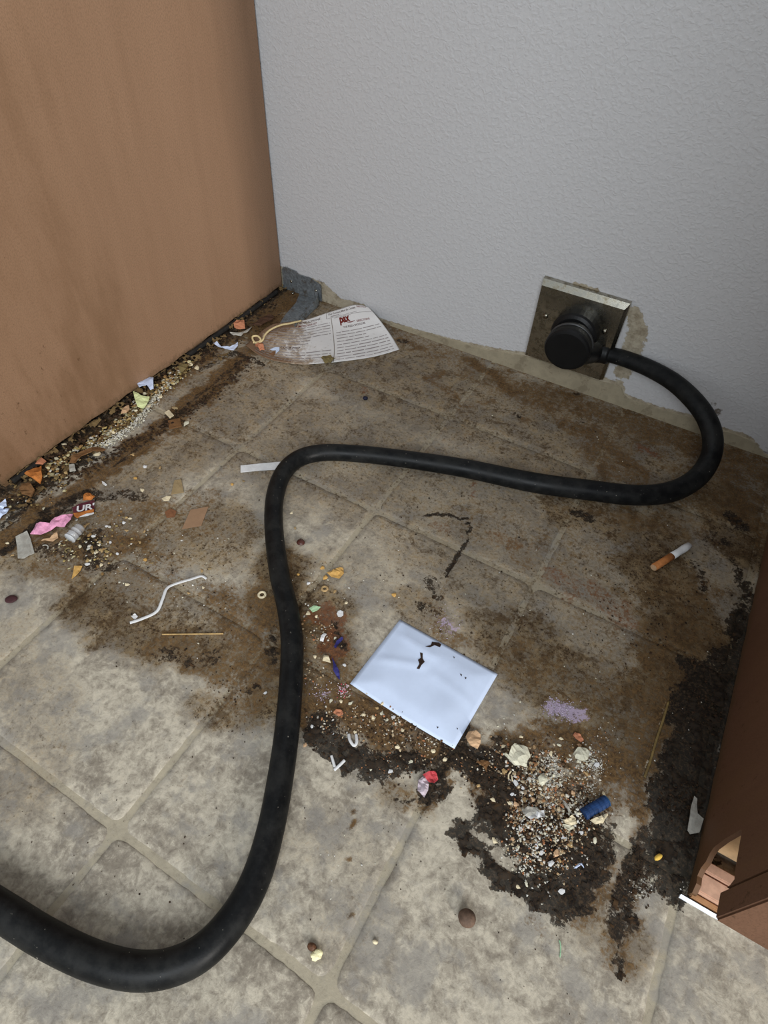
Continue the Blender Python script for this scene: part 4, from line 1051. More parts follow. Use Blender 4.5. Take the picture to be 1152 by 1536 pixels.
FL = [
 ('foil_wrapper', 'crumpled pink wrapper beside the grey paper scrap at left', 'wrapper', [(46,802),(56,788),(76,787),(84,779),(101,776),(111,774),(109,784),(98,793),(86,792),(62,803)], 'pink', .0015, .0006, .0050, .001),
 ('paper_scrap', 'grey white torn paper scrap left of the pink wrapper', 'paper', [(24,806),(41,797),(46,808),(52,830),(44,834),(37,838),(28,839)], 'grey', .0010, .0006, .0020, 0),
 ('paper_scrap', 'crumpled white paper at the left edge, upper half', 'paper', [(-6,762),(10,751),(12,762),(2,766),(-6,768)], 'bluewhite', .0020, .0006, .0040, .001),
 ('paper_scrap', 'crumpled white paper at the left edge, lower half', 'paper', [(-6,768),(2,765),(15,764),(12,772),(4,776),(-6,784)], 'bluewhite', .0015, .0006, .0030, .001),
 ('card_chip', 'flat square brown card chip on the floor left of the cord bend', 'card', [(286,765),(313,760),(302,789),(273,794)], 'card', .0004, .0004, .0002, 0),
 ('card_chip', 'small tan square card chip above the flat brown one', 'card', [(262,721),(272,720),(276,739),(257,742)], 'card2', .0006, .0008, .0008, 0),
 ('card_chip', 'brown rectangular chip near the left cabinet debris line', 'card', [(252,632),(270,628),(273,640),(254,645)], 'brown', .0008, .0012, .0010, 0),
 ('wood_chip', 'cream rectangular chip just above the brown rectangular chip', 'chip', [(247,620),(254,616),(261,624),(255,628)], 'cream', .0010, .0014, .0006, 0),
 ('peel_piece', 'orange peel piece lying just above the maroon printed wrapper scrap', 'peel', [(125,752),(127,744),(134,741),(143,746),(138,751)], 'orange', .0010, .0008, .0030, .002),
 ('peel_piece', 'bright orange pointed chip below the plastic cup, lower left', 'peel', [(112,850),(124,850),(119,860),(108,869)], 'ochre', .0008, .0008, .0015, 0),
 ('peel_piece', 'peach curled shell under the pink wrapper', 'peel', [(63,812),(76,809),(87,798),(88,808),(80,813)], 'peach', .0010, .0010, .0030, .001),
 ('peel_piece', 'dark orange leathery piece beside the short black strip', 'peel', [(40,716),(52,706),(64,702),(66,718),(61,727),(50,721)], 'orange', .0030, .0012, .0040, .004),
 ('paint_chip', 'pinkish triangular chip above the short black strip', 'chip', [(54,697),(62,687),(70,693),(65,698)], 'salmon', .0060, .0010, .0010, .001),
 ('foliage_flake', 'ochre leaf-shaped flake between the cord and the white packet', 'flake', [(490,861),(500,857),(508,853),(515,853),(516,862),(509,869),(497,866)], 'ochre', .0010, .0006, .0030, .001),
 ('plastic_chip', 'pale green half-moon chip right of the cord', 'chip', [(464,913),(471,909),(481,911),(476,916),(469,919)], 'green', .0006, .0008, .0008, 0),
 ('paper_dot', 'round white disc right of the pale green chip', 'disc', [(505,921),(507,917),(511,916),(515,918),(515,923),(511,926),(507,925)], 'white', .0006, .0008, .0003, 0),
 ('paper_chip', 'white comma-shaped chip between cord and blue shreds', 'chip', [(480,962),(482,955),(486,951),(490,952),(487,957),(485,963)], 'white', .0010, .0010, .0010, .001),
 ('food_crumb', 'cream crumb left of the lower blue shred', 'crumb', [(484,992),(486,985),(493,986),(496,995)], 'cream', .0010, .0018, .0014, .001),
 ('plastic_shred', 'upper navy blue plastic shred left of the white packet', 'plastic', [(501,970),(505,962),(513,956),(515,959),(508,966),(504,973)], 'navy', .0008, .0008, .0016, 0),
 ('plastic_shred', 'lower navy blue plastic shred left of the white packet', 'plastic', [(498,987),(501,992),(505,1001),(509,1008),(510,1020),(507,1018),(500,1007),(500,998)], 'navy', .0008, .0008, .0020, 0),
 ('paint_flake', 'rust orange flake between the packet and the cord', 'flake', [(500,1070),(504,1065),(513,1066),(515,1072),(508,1075)], 'salmon', .0008, .0010, .0020, 0),
 ('candy_wrapper', 'crumpled pink and lilac wrapper below the white packet, lilac half', 'wrapper', [(627,1172),(636,1165),(643,1174),(642,1186),(636,1197),(626,1187)], 'lilac', .0010, .0006, .0040, .001),
 ('candy_wrapper', 'red tip of crumpled wrapper below the white packet', 'wrapper', [(634,1163),(644,1159),(653,1158),(657,1170),(651,1176),(643,1174)], 'red', .0018, .0006, .0040, .001),
 ('plaster_flake', 'largest pale crumbly flake in the pile right of the packet', 'flake', [(754,1131),(762,1134),(766,1122),(771,1117),(780,1119),(790,1123),(795,1136),(790,1143),(789,1152),(780,1149),(770,1149)], 'pale', .0020, .0016, .0030, .002),
 ('plaster_flake', 'pale round flake near the top right of the pile', 'flake', [(859,1131),(865,1123),(876,1123),(883,1130),(880,1141),(872,1143),(862,1138)], 'pale', .0020, .0016, .0022, .002),
 ('plaster_flake', 'smooth cream flake in the centre of the powder streak', 'flake', [(806,1167),(812,1162),(820,1166),(821,1172),(813,1180),(808,1176)], 'pale', .0020, .0014, .0010, .002),
 ('cracked_chip', 'cracked tan shell piece right beside the packet corner', 'chip', [(698,1106),(702,1099),(713,1098),(720,1104),(720,1117),(716,1124),(705,1119),(700,1113)], 'peach', .0015, .0014, .0026, .002),
 ('leaf_bit', 'small brown star-shaped leaf bit right below the cracked shell', 'leaf', [(714,1144),(722,1141),(730,1142),(736,1145),(731,1150),(729,1158),(725,1151)], 'brown', .0008, .0008, .0020, 0),
 ('wood_chip', 'brownish pink chip above the pale round flake', 'chip', [(859,1103),(862,1099),(870,1103),(875,1111),(871,1114),(864,1109)], 'salmon', .0008, .0012, .0014, 0),
 ('paper_curl', 'dirty white curled paper in the middle of the pile', 'paper', [(786,1224),(794,1216),(806,1218),(815,1217),(815,1228),(804,1229),(795,1230)], 'white', .0020, .0006, .0050, .003),
 ('paper_scrap', 'grey brown papery scrap just above the curled paper', 'paper', [(783,1218),(790,1211),(804,1212),(811,1219),(800,1223),(790,1226)], 'grey', .0045, .0008, .0030, .001),
 ('plaster_flake', 'pale triangular flake below the brown leaf in the lower pile', 'flake', [(843,1237),(858,1240),(861,1243),(853,1247),(846,1243)], 'pale', .0020, .0014, .0012, .001),
 ('food_crumb', 'tan ragged crumb cluster above the pale triangular flake', 'crumb', [(843,1231),(850,1230),(856,1224),(862,1228),(864,1237),(856,1239),(846,1236)], 'cream', .0020, .0018, .0030, .001),
 ('food_crumb', 'cream crumb touching the underside of the blue cap', 'crumb', [(885,1231),(893,1228),(900,1226),(906,1230),(903,1236),(892,1237)], 'cream', .0012, .0024, .0016, .002),
 ('leaf_bit', 'light brown leaf tip in the lower pile', 'leaf', [(829,1280),(834,1274),(839,1277),(838,1284),(831,1287)], 'peach', .0012, .0010, .0020, .001),
 ('paper_chip', 'white ragged chip at the low end of the pile', 'chip', [(821,1294),(828,1291),(831,1295),(826,1301),(822,1299)], 'white', .0010, .0014, .0010, .001),
 ('paper_scrap', 'bluish white wisp right of the ragged chip low in the pile', 'paper', [(860,1303),(866,1297),(872,1295),(875,1303),(871,1298),(864,1303)], 'bluewhite', .0020, .0006, .0020, .001),
 ('wood_splinter', 'grey splinter left of the blue cap', 'splinter', [(843,1201),(847,1203),(851,1210),(857,1221),(853,1218),(846,1209)], 'grey', .0020, .0012, .0010, .001),
 ('glass_shard', 'grey pointed shard leaning by the foot of the right cabinet', 'shard', [(1040,1195),(1044,1200),(1044,1222),(1053,1230),(1047,1250),(1034,1252),(1030,1246),(1034,1215)], 'grey', .0040, .0010, .0020, .001),
 ('torn_paper', 'bluish white torn paper against the left cabinet foot', 'paper', [(206,577),(225,566),(231,569),(231,585),(226,587),(221,580),(214,583),(210,585)], 'bluewhite', .0080, .0006, .0030, .002),
 ('torn_paper', 'pale lime torn scrap with dark hole below the bluish torn paper', 'paper', [(200,588),(208,593),(213,597),(225,597),(222,607),(216,614),(207,612),(203,601)], 'lime', .0070, .0006, .0030, .001),
 ('seed_shell', 'cream oval shell left of the lime scrap', 'shell', [(182,621),(186,613),(194,609),(195,615),(190,620)], 'peach', .0060, .0010, .0014, .001),
 ('torn_paper', 'olive paper scrap at the top of the crumb line near the corner', 'paper', [(266,551),(274,547),(282,548),(280,555),(272,559)], 'olive', .0060, .0006, .0020, .001),
 ('torn_paper', 'torn white paper tag near the corner left of the printed sheet', 'paper', [(320,516),(326,514),(332,521),(345,522),(357,515),(357,520),(351,527),(338,525),(328,521)], 'bluewhite', .0020, .0005, .0022, .001),
 ('dry_leaf', 'curled dark brown leaf above the loop of the cream string', 'leaf', [(379,491),(390,480),(404,474),(412,475),(410,482),(398,488),(388,493)], 'darkbrown', .0040, .0008, .0060, .003),
 ('dry_leaf', 'dark bluish grey leaf left of the brown curled leaf', 'leaf', [(345,500),(360,502),(378,493),(372,501),(362,506),(350,504)], 'grey', .0020, .0008, .0040, .001),
 ('food_crumb', 'orange red berry-like lump near the long black strip', 'crumb', [(351,489),(358,483),(367,485),(368,494),(357,496),(352,494)], 'salmon', .0050, .0020, .0030, .003),
 ('food_crumb', 'reddish orange lump on the left end of the printed sheet', 'crumb', [(383,520),(388,516),(395,519),(397,526),(390,527)], 'salmon', .0050, .0020, .0030, .003),
 ('dry_leaf', 'dark greenish leaf clump at the near edge of the printed sheet', 'leaf', [(482,540),(488,536),(496,535),(502,540),(496,545),(487,546)], 'olive', .0030, .0010, .0040, .002),
 ('shell_piece', 'tan shell fragment against the right edge of the clear cup', 'shell', [(122,795),(130,788),(135,785),(131,790),(125,798)], 'tan', .0010, .0012, .0014, .001),
 ('seed_shell', 'thin cream oval seed between the tan chips and the debris line', 'seed', [(243,749),(250,745),(257,745),(254,751),(246,752)], 'cream', .0008, .0010, .0008, 0),
 ('paper_chip', 'small white sliver above the maroon wrapper scrap', 'chip', [(153,722),(157,724),(161,728),(158,729),(154,726)], 'white', .0008, .0008, .0006, 0),
 ('paint_flake', 'orange stained flake left of the flat brown card', 'flake', [(247,768),(256,763),(265,767),(262,776),(250,777)], 'rust', .0002, .0003, .0004, 0),
 ('lint_bit', 'white crumb with point at the far left of the yellow kernel line', 'crumb', [(197,925),(203,921),(207,925),(202,930)], 'white', .0006, .0006, .0010, 0),
]
hi = 0
for name, label, cat, px, c, z, th, amp, dome in FL:
    if 'upper half' in label: label = 'crumpled white paper at the left edge, higher one of the two'
    if 'lower half' in label: label = 'crumpled white paper at the left edge, lower one of the two'
    if 'lilac half' in label: label = 'crumpled lilac grey wrapper bit below the packet, its red partner above'
    o = flake(name, label, cat, px, C[c], z, th, amp, dome)
# printed maroon wrapper scrap with its letters
wr = flake('printed_wrapper', 'maroon wrapper scrap with large white letters near the left cabinet', 'wrapper', [(109,763),(118,757),(142,751),(142,768),(125,771),(112,775)], C['maroon'], .0018, .0005, .0008, .0008)
def letters(txt, px0, px1, hpx, mat, parent, z):
    c = bpy.data.curves.new('lettering', 'FONT'); c.body = txt; c.size = 1.0; c.resolution_u = 3; c.offset = 0.03
    o = bpy.data.objects.new('lettering', c); COL.objects.link(o); bpy.context.view_layer.update()
    me = bpy.data.meshes.new_from_object(o.evaluated_get(bpy.context.evaluated_depsgraph_get()))
    A = at(*px0, z); B_ = at(*px1, z); ex = (B_ - A); w = max(q_.co.x for q_ in me.vertices); U = at(px0[0] + hpx * 0.1, px0[1] - hpx, z) - A
    V = [A + ex * (q_.co.x / w) + U * (q_.co.y / 0.7) for q_ in me.vertices]; F2 = [tuple(p.vertices) for p in me.polygons]
    COL.objects.unlink(o); bpy.data.objects.remove(o); bpy.data.curves.remove(c); bpy.data.meshes.remove(me)
    return mesh('lettering', V, F2, mat, parent)
letters("UR'", (114, 768), (141, 763), 8.5, C['white'], wr, 0.0058)
flake('wrapper_edge', None, None, [(112,775),(110,770),(125,768),(141,764),(141,770),(128,772),(116,778)], C['orange'], .0034, .0004, .0010, 0, parent=wr)
flake('white_fold', None, None, [(118,776),(130,771),(141,769),(141,771),(132,774)], C['white'], .0042, .0003, .0006, 0, parent=wr)
# lime scrap hole
# clear ribbed plastic cup
def plastic():
    s = N('cloudy_clear_plastic'); s.out(srgb(190, 190, 192), 0.25, 0.6)
    s.bsdf.inputs['Alpha'].default_value = 0.55
    return s.m
A = at(121, 790, 0.006); B_ = at(106, 806, 0.006)
cup = empty('plastic_cup', at(113, 800, 0), 'small clear ribbed plastic cup lying on its side', 'cup')
PLM = plastic()
d = (B_ - A); L = d.length
v, f = lathe_vf(A, d, [(0, 0.0050), (L * .1, 0.0056), (L * .35, 0.0056), (L * .37, 0.0060), (L * .45, 0.0060), (L * .47, 0.0056), (L * .65, 0.0056), (L * .67, 0.0061), (L * .75, 0.0061), (L * .78, 0.0056), (L, 0.0060)], 24)
mesh('cup_wall', v, f, PLM, cup, smooth=True)
v, f = lathe_vf(A - d.normalized() * 0.0001, d, [(L * 1.02, 0.0060), (L * 1.07, 0.0064), (L * 1.12, 0.0060)], 24)
mesh('rim', v, f, simple((180, 182, 184), 0.3, 0.1, 200, 0.5), cup, smooth=True)
# rings, beads and kernels
ring_thing('cereal_ring', 'tan ring-shaped bit below the ochre flake', 'ring', 487, 883, 4, 2.0, C['tan'])
ring_thing('cereal_ring', 'pale ring-shaped bit against the left side of the cord', 'ring', 393, 892, 5, 2.0, C['cream'])
ring_thing('cut_nail', 'grey white crescent sliver under the peach shell', 'sliver', 66, 822, 6, 1.0, C['grey'], (20, 160))
ring_thing('bent_wire', 'olive curved shaving on top of the pile', 'shaving', 102, 825, 4, 1.3, C['olive'], (0, 300))
lump('dried_bean', 'dark reddish brown dried bean right of the upper cord', 'bean', 451, 814, 6.5, 0.9, 0.45, 0.3, simple((74, 38, 30), 0.4, 0.2, 200, 0.5), 2, 0.1, smooth=True)
lump('dried_bean', 'dark purple brown dried blob at the left edge of the clean tile', 'bean', 17, 899, 9.5, 0.75, 0.22, 0.6, simple((62, 34, 36), 0.7, 0.2, 200, 0.3), 3, 0.1, smooth=True)
lump('acorn', 'round brown nut alone on the clean tile at bottom', 'nut', 700, 1378, 13.5, 0.92, 0.72, 0.2, simple((96, 76, 62), 0.75, 0.35, 150, 0.3, 0, 0.5), 3, 0.08, smooth=True)
pc2 = empty('popcorn_kernel', at(470, 1430, 0), 'burst popcorn with brown hull on the clean tile near the bottom joint', 'popcorn')
lump('hull', None, None, 468, 1421, 7.5, 0.8, 0.7, 0.2, simple((96, 62, 40), 0.6, 0.25, 200, 0.4), 2, 0.2, parent=pc2)
lump('flake', None, None, 475, 1433, 9, 0.8, 0.6, 0.9, simple((230, 222, 176), 0.8, 0.08, 250), 3, 0.45, parent=pc2)
lump('food_crumb', 'small lone tan crumb on the clean tile right of the lower joint', 'crumb', 563, 1413, 4.2, 0.7, 0.8, 0.3, C['cream'])
lump('pill_bit', 'yellow oblong pellet on black grime near the right cabinet foot', 'pellet', 987, 1286, 7.5, 0.5, 0.5, 1.0, C['yellow'], 2, 0.08, smooth=True)
lump('lint_ball', 'tiny dark blue bead on the back part of the floor', 'bead', 548, 598, 4, 0.8, 0.8, 0.3, simple((26, 28, 48), 0.6))
strand('grass_blade', 'single pale green thread on the tile below the pile', 'thread', [(839, 1410), (841, 1420), (840, 1436)], 2.0, simple((150, 186, 150), 0.8), 0.6)
strand('broken_wire', 'short white U-shaped loop under the packet edge', 'loop', [(523, 1101, .001), (525, 1110, .002), (531, 1118, .002), (535, 1113, .002), (534, 1101, .001)], 5, C['white'], 0.5)
strand('chalk_piece', 'white V-shaped broken sticks, left stick', 'stick', [(497, 1133, .001), (500, 1143, .001), (502, 1150, .001)], 4.5, C['white'], 0.5)
strand('chalk_piece', 'white V-shaped broken sticks, right stick', 'stick', [(517, 1140, .001), (510, 1147, .001), (501, 1155, .001)], 5, C['white'], 0.5)
strand('string_shaving', 'pale curled shaving below the largest pale flake, left of a pair', 'shaving', [(767, 1156, .001), (763, 1162, .001), (763, 1168, .001)], 2.4, C['cream'], 0.6)
strand('string_shaving', 'pale curled shaving below the largest pale flake, right of a pair', 'shaving', [(772, 1157, .001), (768, 1164, .001), (769, 1172, .001)], 2.4, C['cream'], 0.6)
# cream string with a loop on the sheet
lp = [(452, 481, .0070), (436, 485, .0070), (420, 488, .0080), (405, 495, .0090), (397, 503, .0090), (394, 510, .0090), (386, 515, .0080), (380, 511, .0080), (379, 505, .0090), (386, 504, .0100), (391, 509, .0090), (388, 513, .0080), (380, 514, .0070)]
strand('string', 'cream string with a small loop at the left end of the printed sheet', 'string', lp, 2.8, simple((206, 186, 140), 0.8, 0.1, 300), 1.0, 8, 8)
# hardened pale seam line beside the black strip
strand('seam_residue', 'ochre hardened seam line on the brown floor left of the black strip', 'residue', [(1003,1052,.0006),(994,1082,.0008),(984,1112,.0008),(976,1140,.0008),(967,1166,.0006)], 3.6, simple((124, 104, 64), 0.85, 0.3, 260, 0.2, 0, 0.5, 0.6), 0.25)
# blue cap
bc = empty('bottle_cap', at(893, 1213, 0), 'dark blue ribbed plastic piece in the pile', 'cap')
A = at(876, 1221, 0.0035); B_ = at(910, 1201, 0.0035)
prof3 = []
for i in range(6):
    h0 = i / 6; prof3 += [(h0, 1.0), (h0 + 0.12, 1.0), (h0 + 0.13, 0.88), (h0 + 0.16, 0.88)]
v, f = lathe_vf(A, B_ - A, [(h * (B_ - A).length, r * 0.0046) for h, r in prof3], 18)
v = [Vector((p[0], p[1], max(0.0004, p[2] * 0.8))) for p in v]
mesh('ribbed_wall', v, f, C['blue'], bc)
v, f = lathe_vf(B_, B_ - A, [(0, 0.0045), (0.0008, 0.0045), (0.0012, 0.0038)], 18); v = [Vector((p[0], p[1], max(0.0004, p[2] * 0.8))) for p in v]
mesh('end_disc', v, f, simple((36, 72, 110), 0.5), bc)
# rusty bark arch and rods in the left debris
flake('bark_strip', 'rust brown arched bark strip in the left debris line', 'bark', [(105,696),(112,686),(125,680),(140,674),(155,674),(160,677),(150,681),(138,682),(124,688),(115,697)], C['brown'], .0040, .0012, .0050, .003)
flake('bark_strip', 'dark brown flat bark chip under the orange leathery piece', 'bark', [(32,738),(38,730),(48,729),(54,738),(48,747),(36,746)], C['brown'], .0020, .0020, .0040, .004)
flake('wood_chip', 'grey blue square chip in the left debris line', 'chip', [(104,698),(112,697),(114,706),(105,708)], C['grey'], .0030, .0012, .0010, 0)

# ------------------------------------------------------------------ grime crust (real relief), crumbs
def crust():
    st_ = 0.0017
    xs = np.arange(0.002, 0.80, st_); ys = np.arange(-0.80, -0.002, st_)
    X, Y = np.meshgrid(xs, ys)
    c = soil(X.ravel(), Y.ravel()); K = c['K'].reshape(X.shape); B = c['B'].reshape(X.shape)
    n = fbm(X * 130 + 3, Y * 130, 5, 0.62); n2 = fbm(X * 420, Y * 420 + 5, 3)
    ridge = np.zeros_like(X)
    for y0, y1, w, hgt in ((-0.53, -0.02, 0.016, 0.006),):
        dx = X - 0.004; ridge = np.maximum(ridge, np.clip(1 - dx / (w * (0.6 + 0.9 * fbm(Y * 60, Y * 0 + 2, 3))), 0, 1) * hgt * (Y > y0))
    # second low ridge: the old caulk line beside the cabinet foot
    wv = 0.043 + (fbm(Y * 18, Y * 0 + 7, 2) - 0.5) * 0.006
    r2 = np.clip(1.4 - np.abs(X - wv) / 0.009, 0, 1) * 0.0018 * (Y > -0.56) * (Y < -0.09)
    nf = fbm(X * 330 + 11, Y * 330, 4, 0.7)
    dens = K * 0.80 + (n - 0.5) * 2.0 + (nf - 0.5) * 1.6 + ridge * 60 * (nf > 0.42) + r2 * 220 * (nf > 0.40)
    dens -= (X > 0.7615) * 9 * (Y > -0.545); dens -= (X > 0.757) * (Y < -0.53) * 9
    h = np.clip((dens - 0.62) * 0.0016, 0, 0.0016) * (0.3 + 1.4 * n2) + ridge * (0.5 + n) + r2
    Z = 0.00015 + h
    keep = dens > 0.72
    nx = len(xs); ok = keep[:-1, :-1] & keep[1:, :-1] & keep[:-1, 1:] & keep[1:, 1:]
    J, I = np.nonzero(ok)
    idx = -np.ones(X.size, int); quads = np.stack([J * nx + I, J * nx + I + 1, (J + 1) * nx + I + 1, (J + 1) * nx + I], 1)
    used = np.unique(quads); idx[used] = np.arange(len(used))
    V = np.stack([X.ravel()[used], Y.ravel()[used], Z.ravel()[used]], 1)
    # colour: black to brown, olive along the cabinet foot
    nn = n.ravel()[used]; n3 = fbm(V[:, 0] * 300, V[:, 1] * 300, 4); k_ = K.ravel()[used]; rr = (ridge + r2).ravel()[used] > 0.0004
    dark = np.array(srgb(25, 20, 16)[:3]); br_ = np.array(srgb(74, 54, 34)[:3]); ol = np.array(srgb(112, 92, 60)[:3]); gr_ = np.array(srgb(50, 43, 36)[:3])
    t = np.clip((n3 - 0.42) * 5, 0, 1)[:, None]
    col = dark * (1 - t) + np.where((k_ > 0.9)[:, None], gr_, br_) * t
    t2 = (np.clip((nn - 0.40) * 6, 0, 1) * rr)[:, None]
    col = col * (1 - t2) + ol * t2
    o = mesh('caked_grime', V, idx[quads], CRUST, origin=(0, 0, 0), smooth=True)
    a = o.data.color_attributes.new('tint', 'FLOAT_COLOR', 'POINT'); a.data.foreach_set('color', np.concatenate([col, np.ones((len(col), 1))], 1).astype(np.float32).ravel())
    setprops(o, 'black and brown caked grime crusted over the floor and cabinet feet', 'grime', None, 'stuff')
crust()

BASES = []
def base_shape(sub, seed, flat):
    bm = bmesh.new(); bmesh.ops.create_icosphere(bm, subdivisions=sub, radius=1.0); r = random.Random(seed)
    for q_ in bm.verts:
        kk = r.uniform(0.5, 1.3); q_.co = Vector((q_.co.x * kk, q_.co.y * kk * r.uniform(0.5, 0.95), q_.co.z * kk * flat))
    mz = min(q_.co.z for q_ in bm.verts)
    for q_ in bm.verts: q_.co.z -= mz
    v, f = bm_vf(bm); return np.array(v), np.array(f)
for i in range(14): BASES.append(base_shape(1, i, random.Random(i).uniform(0.12, 0.55)))
PAL = {'pile': [(206, 190, 160), (190, 170, 138), (220, 214, 200), (170, 140, 104), (142, 104, 70), (120, 96, 72), (200, 196, 188), (96, 70, 48), (150, 132, 108), (178, 120, 82), (84, 62, 44)],
       'left': [(190, 180, 140), (206, 198, 170), (170, 150, 96), (150, 118, 74), (112, 84, 52), (210, 206, 196), (128, 108, 70), (92, 72, 46), (176, 150, 104)],
       'white': [(226, 224, 216), (210, 206, 190), (220, 214, 190)], 'dark': [(40, 30, 22), (62, 44, 30), (50, 40, 28), (66, 50, 36)],
       'powder': [(222, 220, 212), (200, 194, 182), (212, 206, 190)], 'mauve': [(190, 174, 196), (170, 154, 176), (200, 190, 204)], 'pink': [(214, 190, 196), (180, 70, 84), (226, 214, 216)]}
def crumbs(name, label, spots, pal, seed, cat='crumbs'):
    """spots: (u, v, spread_px, count, size_min_px, size_max_px, pile_height_m)"""
    r = random.Random(seed); VV = []; FF = []; CC = []; off = 0
    for (u, v, sp, cnt, s0, s1, ph) in spots:
        for _ in range(cnt):
            a = r.gauss(0, sp * 0.5); b = r.gauss(0, sp * 0.5)
            p = at(u + a, v + b); m = mpp(u, v)
            if p.x < 0.0025 or p.x > 0.759 or p.y > -0.004: continue
            s = r.uniform(s0, s1) ** 1.0 * m * 0.5 * (0.7 if r.random() < 0.5 else 1)
            bv, bf = BASES[r.randrange(len(BASES))]
            rot = r.uniform(0, 6.28); ca, sa = math.cos(rot), math.sin(rot)
            z = r.random() * ph * max(0, 1 - (a * a + b * b) / (sp * sp + 1)) + 0.0001
            x = bv[:, 0] * s; y = bv[:, 1] * s
            VV.append(np.stack([x * ca - y * sa + p.x, x * sa + y * ca + p.y, bv[:, 2] * s * 0.8 + z], 1)); FF.append(bf + off); off += len(bv)
            c = srgb(*r.choice(PAL[pal])); kk = r.uniform(0.75, 1.1); CC.append(np.tile(np.array([c[0] * kk, c[1] * kk, c[2] * kk, 1]), (len(bv), 1)))
    V = np.concatenate(VV); V[:, 0] = np.clip(V[:, 0], 0.0012, 0.7612); V[:, 1] = np.minimum(V[:, 1], -0.0025)
    o = mesh(name, V, np.concatenate(FF), CRUMB, origin=(0, 0, 0))
    a = o.data.color_attributes.new('tint', 'FLOAT_COLOR', 'POINT'); a.data.foreach_set('color', np.concatenate(CC).astype(np.float32).ravel())
    setprops(o, label, cat, None, 'stuff'); return o
def along(pts, step, *rest):
    out = []
    for (a, b) in zip(pts[:-1], pts[1:]):
        L = math.hypot(b[0] - a[0], b[1] - a[1]); n_ = max(1, int(L / step))
        for i in range(n_): t = i / n_; out.append((a[0] + (b[0] - a[0]) * t, a[1] + (b[1] - a[1]) * t) + rest)
    return out
crumbs('crumbs', 'mixed tan and white crumbs heaped right of the white packet', [(800,1160,40,420,2,8,.003),(820,1200,36,480,2,8,.004),(815,1260,44,200,2,7,.002),(790,1230,34,300,2,7,.004),(850,1240,34,220,2,7,.003),(870,1160,30,110,2,6,.002),(840,1290,36,150,2,6,.002),(790,1280,26,110,2,6,.002),(770,1225,20,120,2,5,.003),(880,1210,26,100,2,5,.002),(740,1140,30,70,2,5,.001),(900,1110,34,60,2,4,.001)], 'pile', 11)
crumbs('crumbs', 'brown and black crumbs mixed through the debris pile', [(800,1160,44,260,2,6,.002),(810,1230,46,380,2,7,.003),(860,1240,40,260,2,7,.003),(820,1300,50,280,2,6,.001),(740,1170,40,160,2,6,.001),(600,1110,60,240,2,6,.001),(500,1100,40,120,2,6,.001),(1020,1200,40,200,2,6,.001),(1060,1060,34,120,2,6,.001),(960,1320,30,120,2,6,.001)], 'dark', 21)
crumbs('crumbs', 'crumbs spread below and left of the white packet', [(600,1090,40,150,2,6,.001),(540,1080,34,120,2,5,.001),(640,1120,34,100,2,5,.001),(490,1090,24,50,2,6,.001),(480,950,30,70,2,5,.001),(470,1010,24,50,2,5,.001),(590,1130,40,90,2,4,.001),(690,1150,30,50,2,4,.001)], 'pile', 12)
crumbs('crumbs', 'pale crumb line along the left cabinet foot', along([(75,705),(120,680),(170,645),(230,590),(290,545)], 9, 11, 26, 3, 9, .006) + along([(140,672),(175,652),(215,612),(262,566)], 7, 6, 16, 3, 7, .007), 'left', 13)
crumbs('crumbs', 'whitish crushed band in the left debris line', along([(140,675),(165,665),(190,648),(208,634),(224,612),(240,590),(256,575)], 5, 5, 34, 1.5, 5, .006), 'white', 22)
crumbs('crumbs', 'dark brown crumbs along the left trail and by the corner', along([(10,750),(70,735),(140,700),(230,650),(310,600),(380,540)], 8, 10, 16, 2, 7, .002) + along([(20,720),(80,690),(140,655),(200,600),(262,556)], 8, 9, 16, 3, 9, .006) + along([(300,540),(360,500),(420,450)], 10, 12, 14, 2, 7, .003), 'dark', 14)
crumbs('crumbs', 'yellowish crumbs around the clear plastic cap', [(130,810,40,60,2,8,.001),(100,830,30,40,2,7,.001),(170,790,40,40,2,7,.001),(150,830,30,40,2,8,.001),(40,740,30,50,3,9,.003),(90,715,20,50,4,10,.004)], 'left', 15)
crumbs('crumbs', 'tiny white specks scattered over the floor', [(300,870,90,26,2,4,0),(200,820,80,26,2,4,0),(480,900,60,20,2,4,0),(600,850,120,14,2,3,0),(880,950,90,14,2,4,0),(520,1300,60,10,2,4,0),(850,700,200,18,2,3,0),(780,1110,60,20,2,5,0),(940,1170,60,14,2,4,0),(1040,1080,60,16,2,4,0),(500,1060,40,20,2,4,0),(800,1320,60,24,2,4,0)], 'white', 16)
crumbs('crumbs', 'tiny dark specks scattered over the floor', [(300,900,110,120,1.5,4,0),(200,850,100,120,1.5,4,0),(400,620,120,60,1.5,4,0),(700,700,200,80,1.5,4,0),(900,950,140,120,1.5,4,0),(600,900,140,70,1.5,4,0),(600,1250,150,50,1.5,3,0),(200,1200,200,50,1.5,3.5,0),(1000,900,100,120,2,5,0),(800,1400,160,30,1.5,3,0),(350,1050,60,70,2,4,0)], 'dark', 17)
crumbs('crumbs', 'pale flakes and grains packed in the debris pile', [(815,1175,34,260,2,6,.003),(800,1235,36,240,2,7,.003),(855,1225,30,160,2,7,.003),(790,1290,34,110,2,6,.001),(875,1140,20,70,2,6,.001)], 'white', 23)
crumbs('powder', 'white powder streak through the middle of the pile', along([(815,1138),(832,1155),(826,1185),(812,1212)], 5, 15, 60, 1.2, 3.2, .002) + [(893,1150,16,160,1.2,3,.001),(886,1180,12,80,1.2,3,.001),(962,1335,20,90,1.2,3,0),(1035,1330,14,50,1.2,3,0)], 'powder', 18, 'powder')
crumbs('powder', 'mauve powder patch right of the white packet', [(832,1062,18,150,1.2,3.2,0),(850,1068,16,120,1.2,3.2,0),(665,935,26,90,1.2,2.4,0),(480,1042,16,50,1.2,3,0)], 'mauve', 19, 'powder')
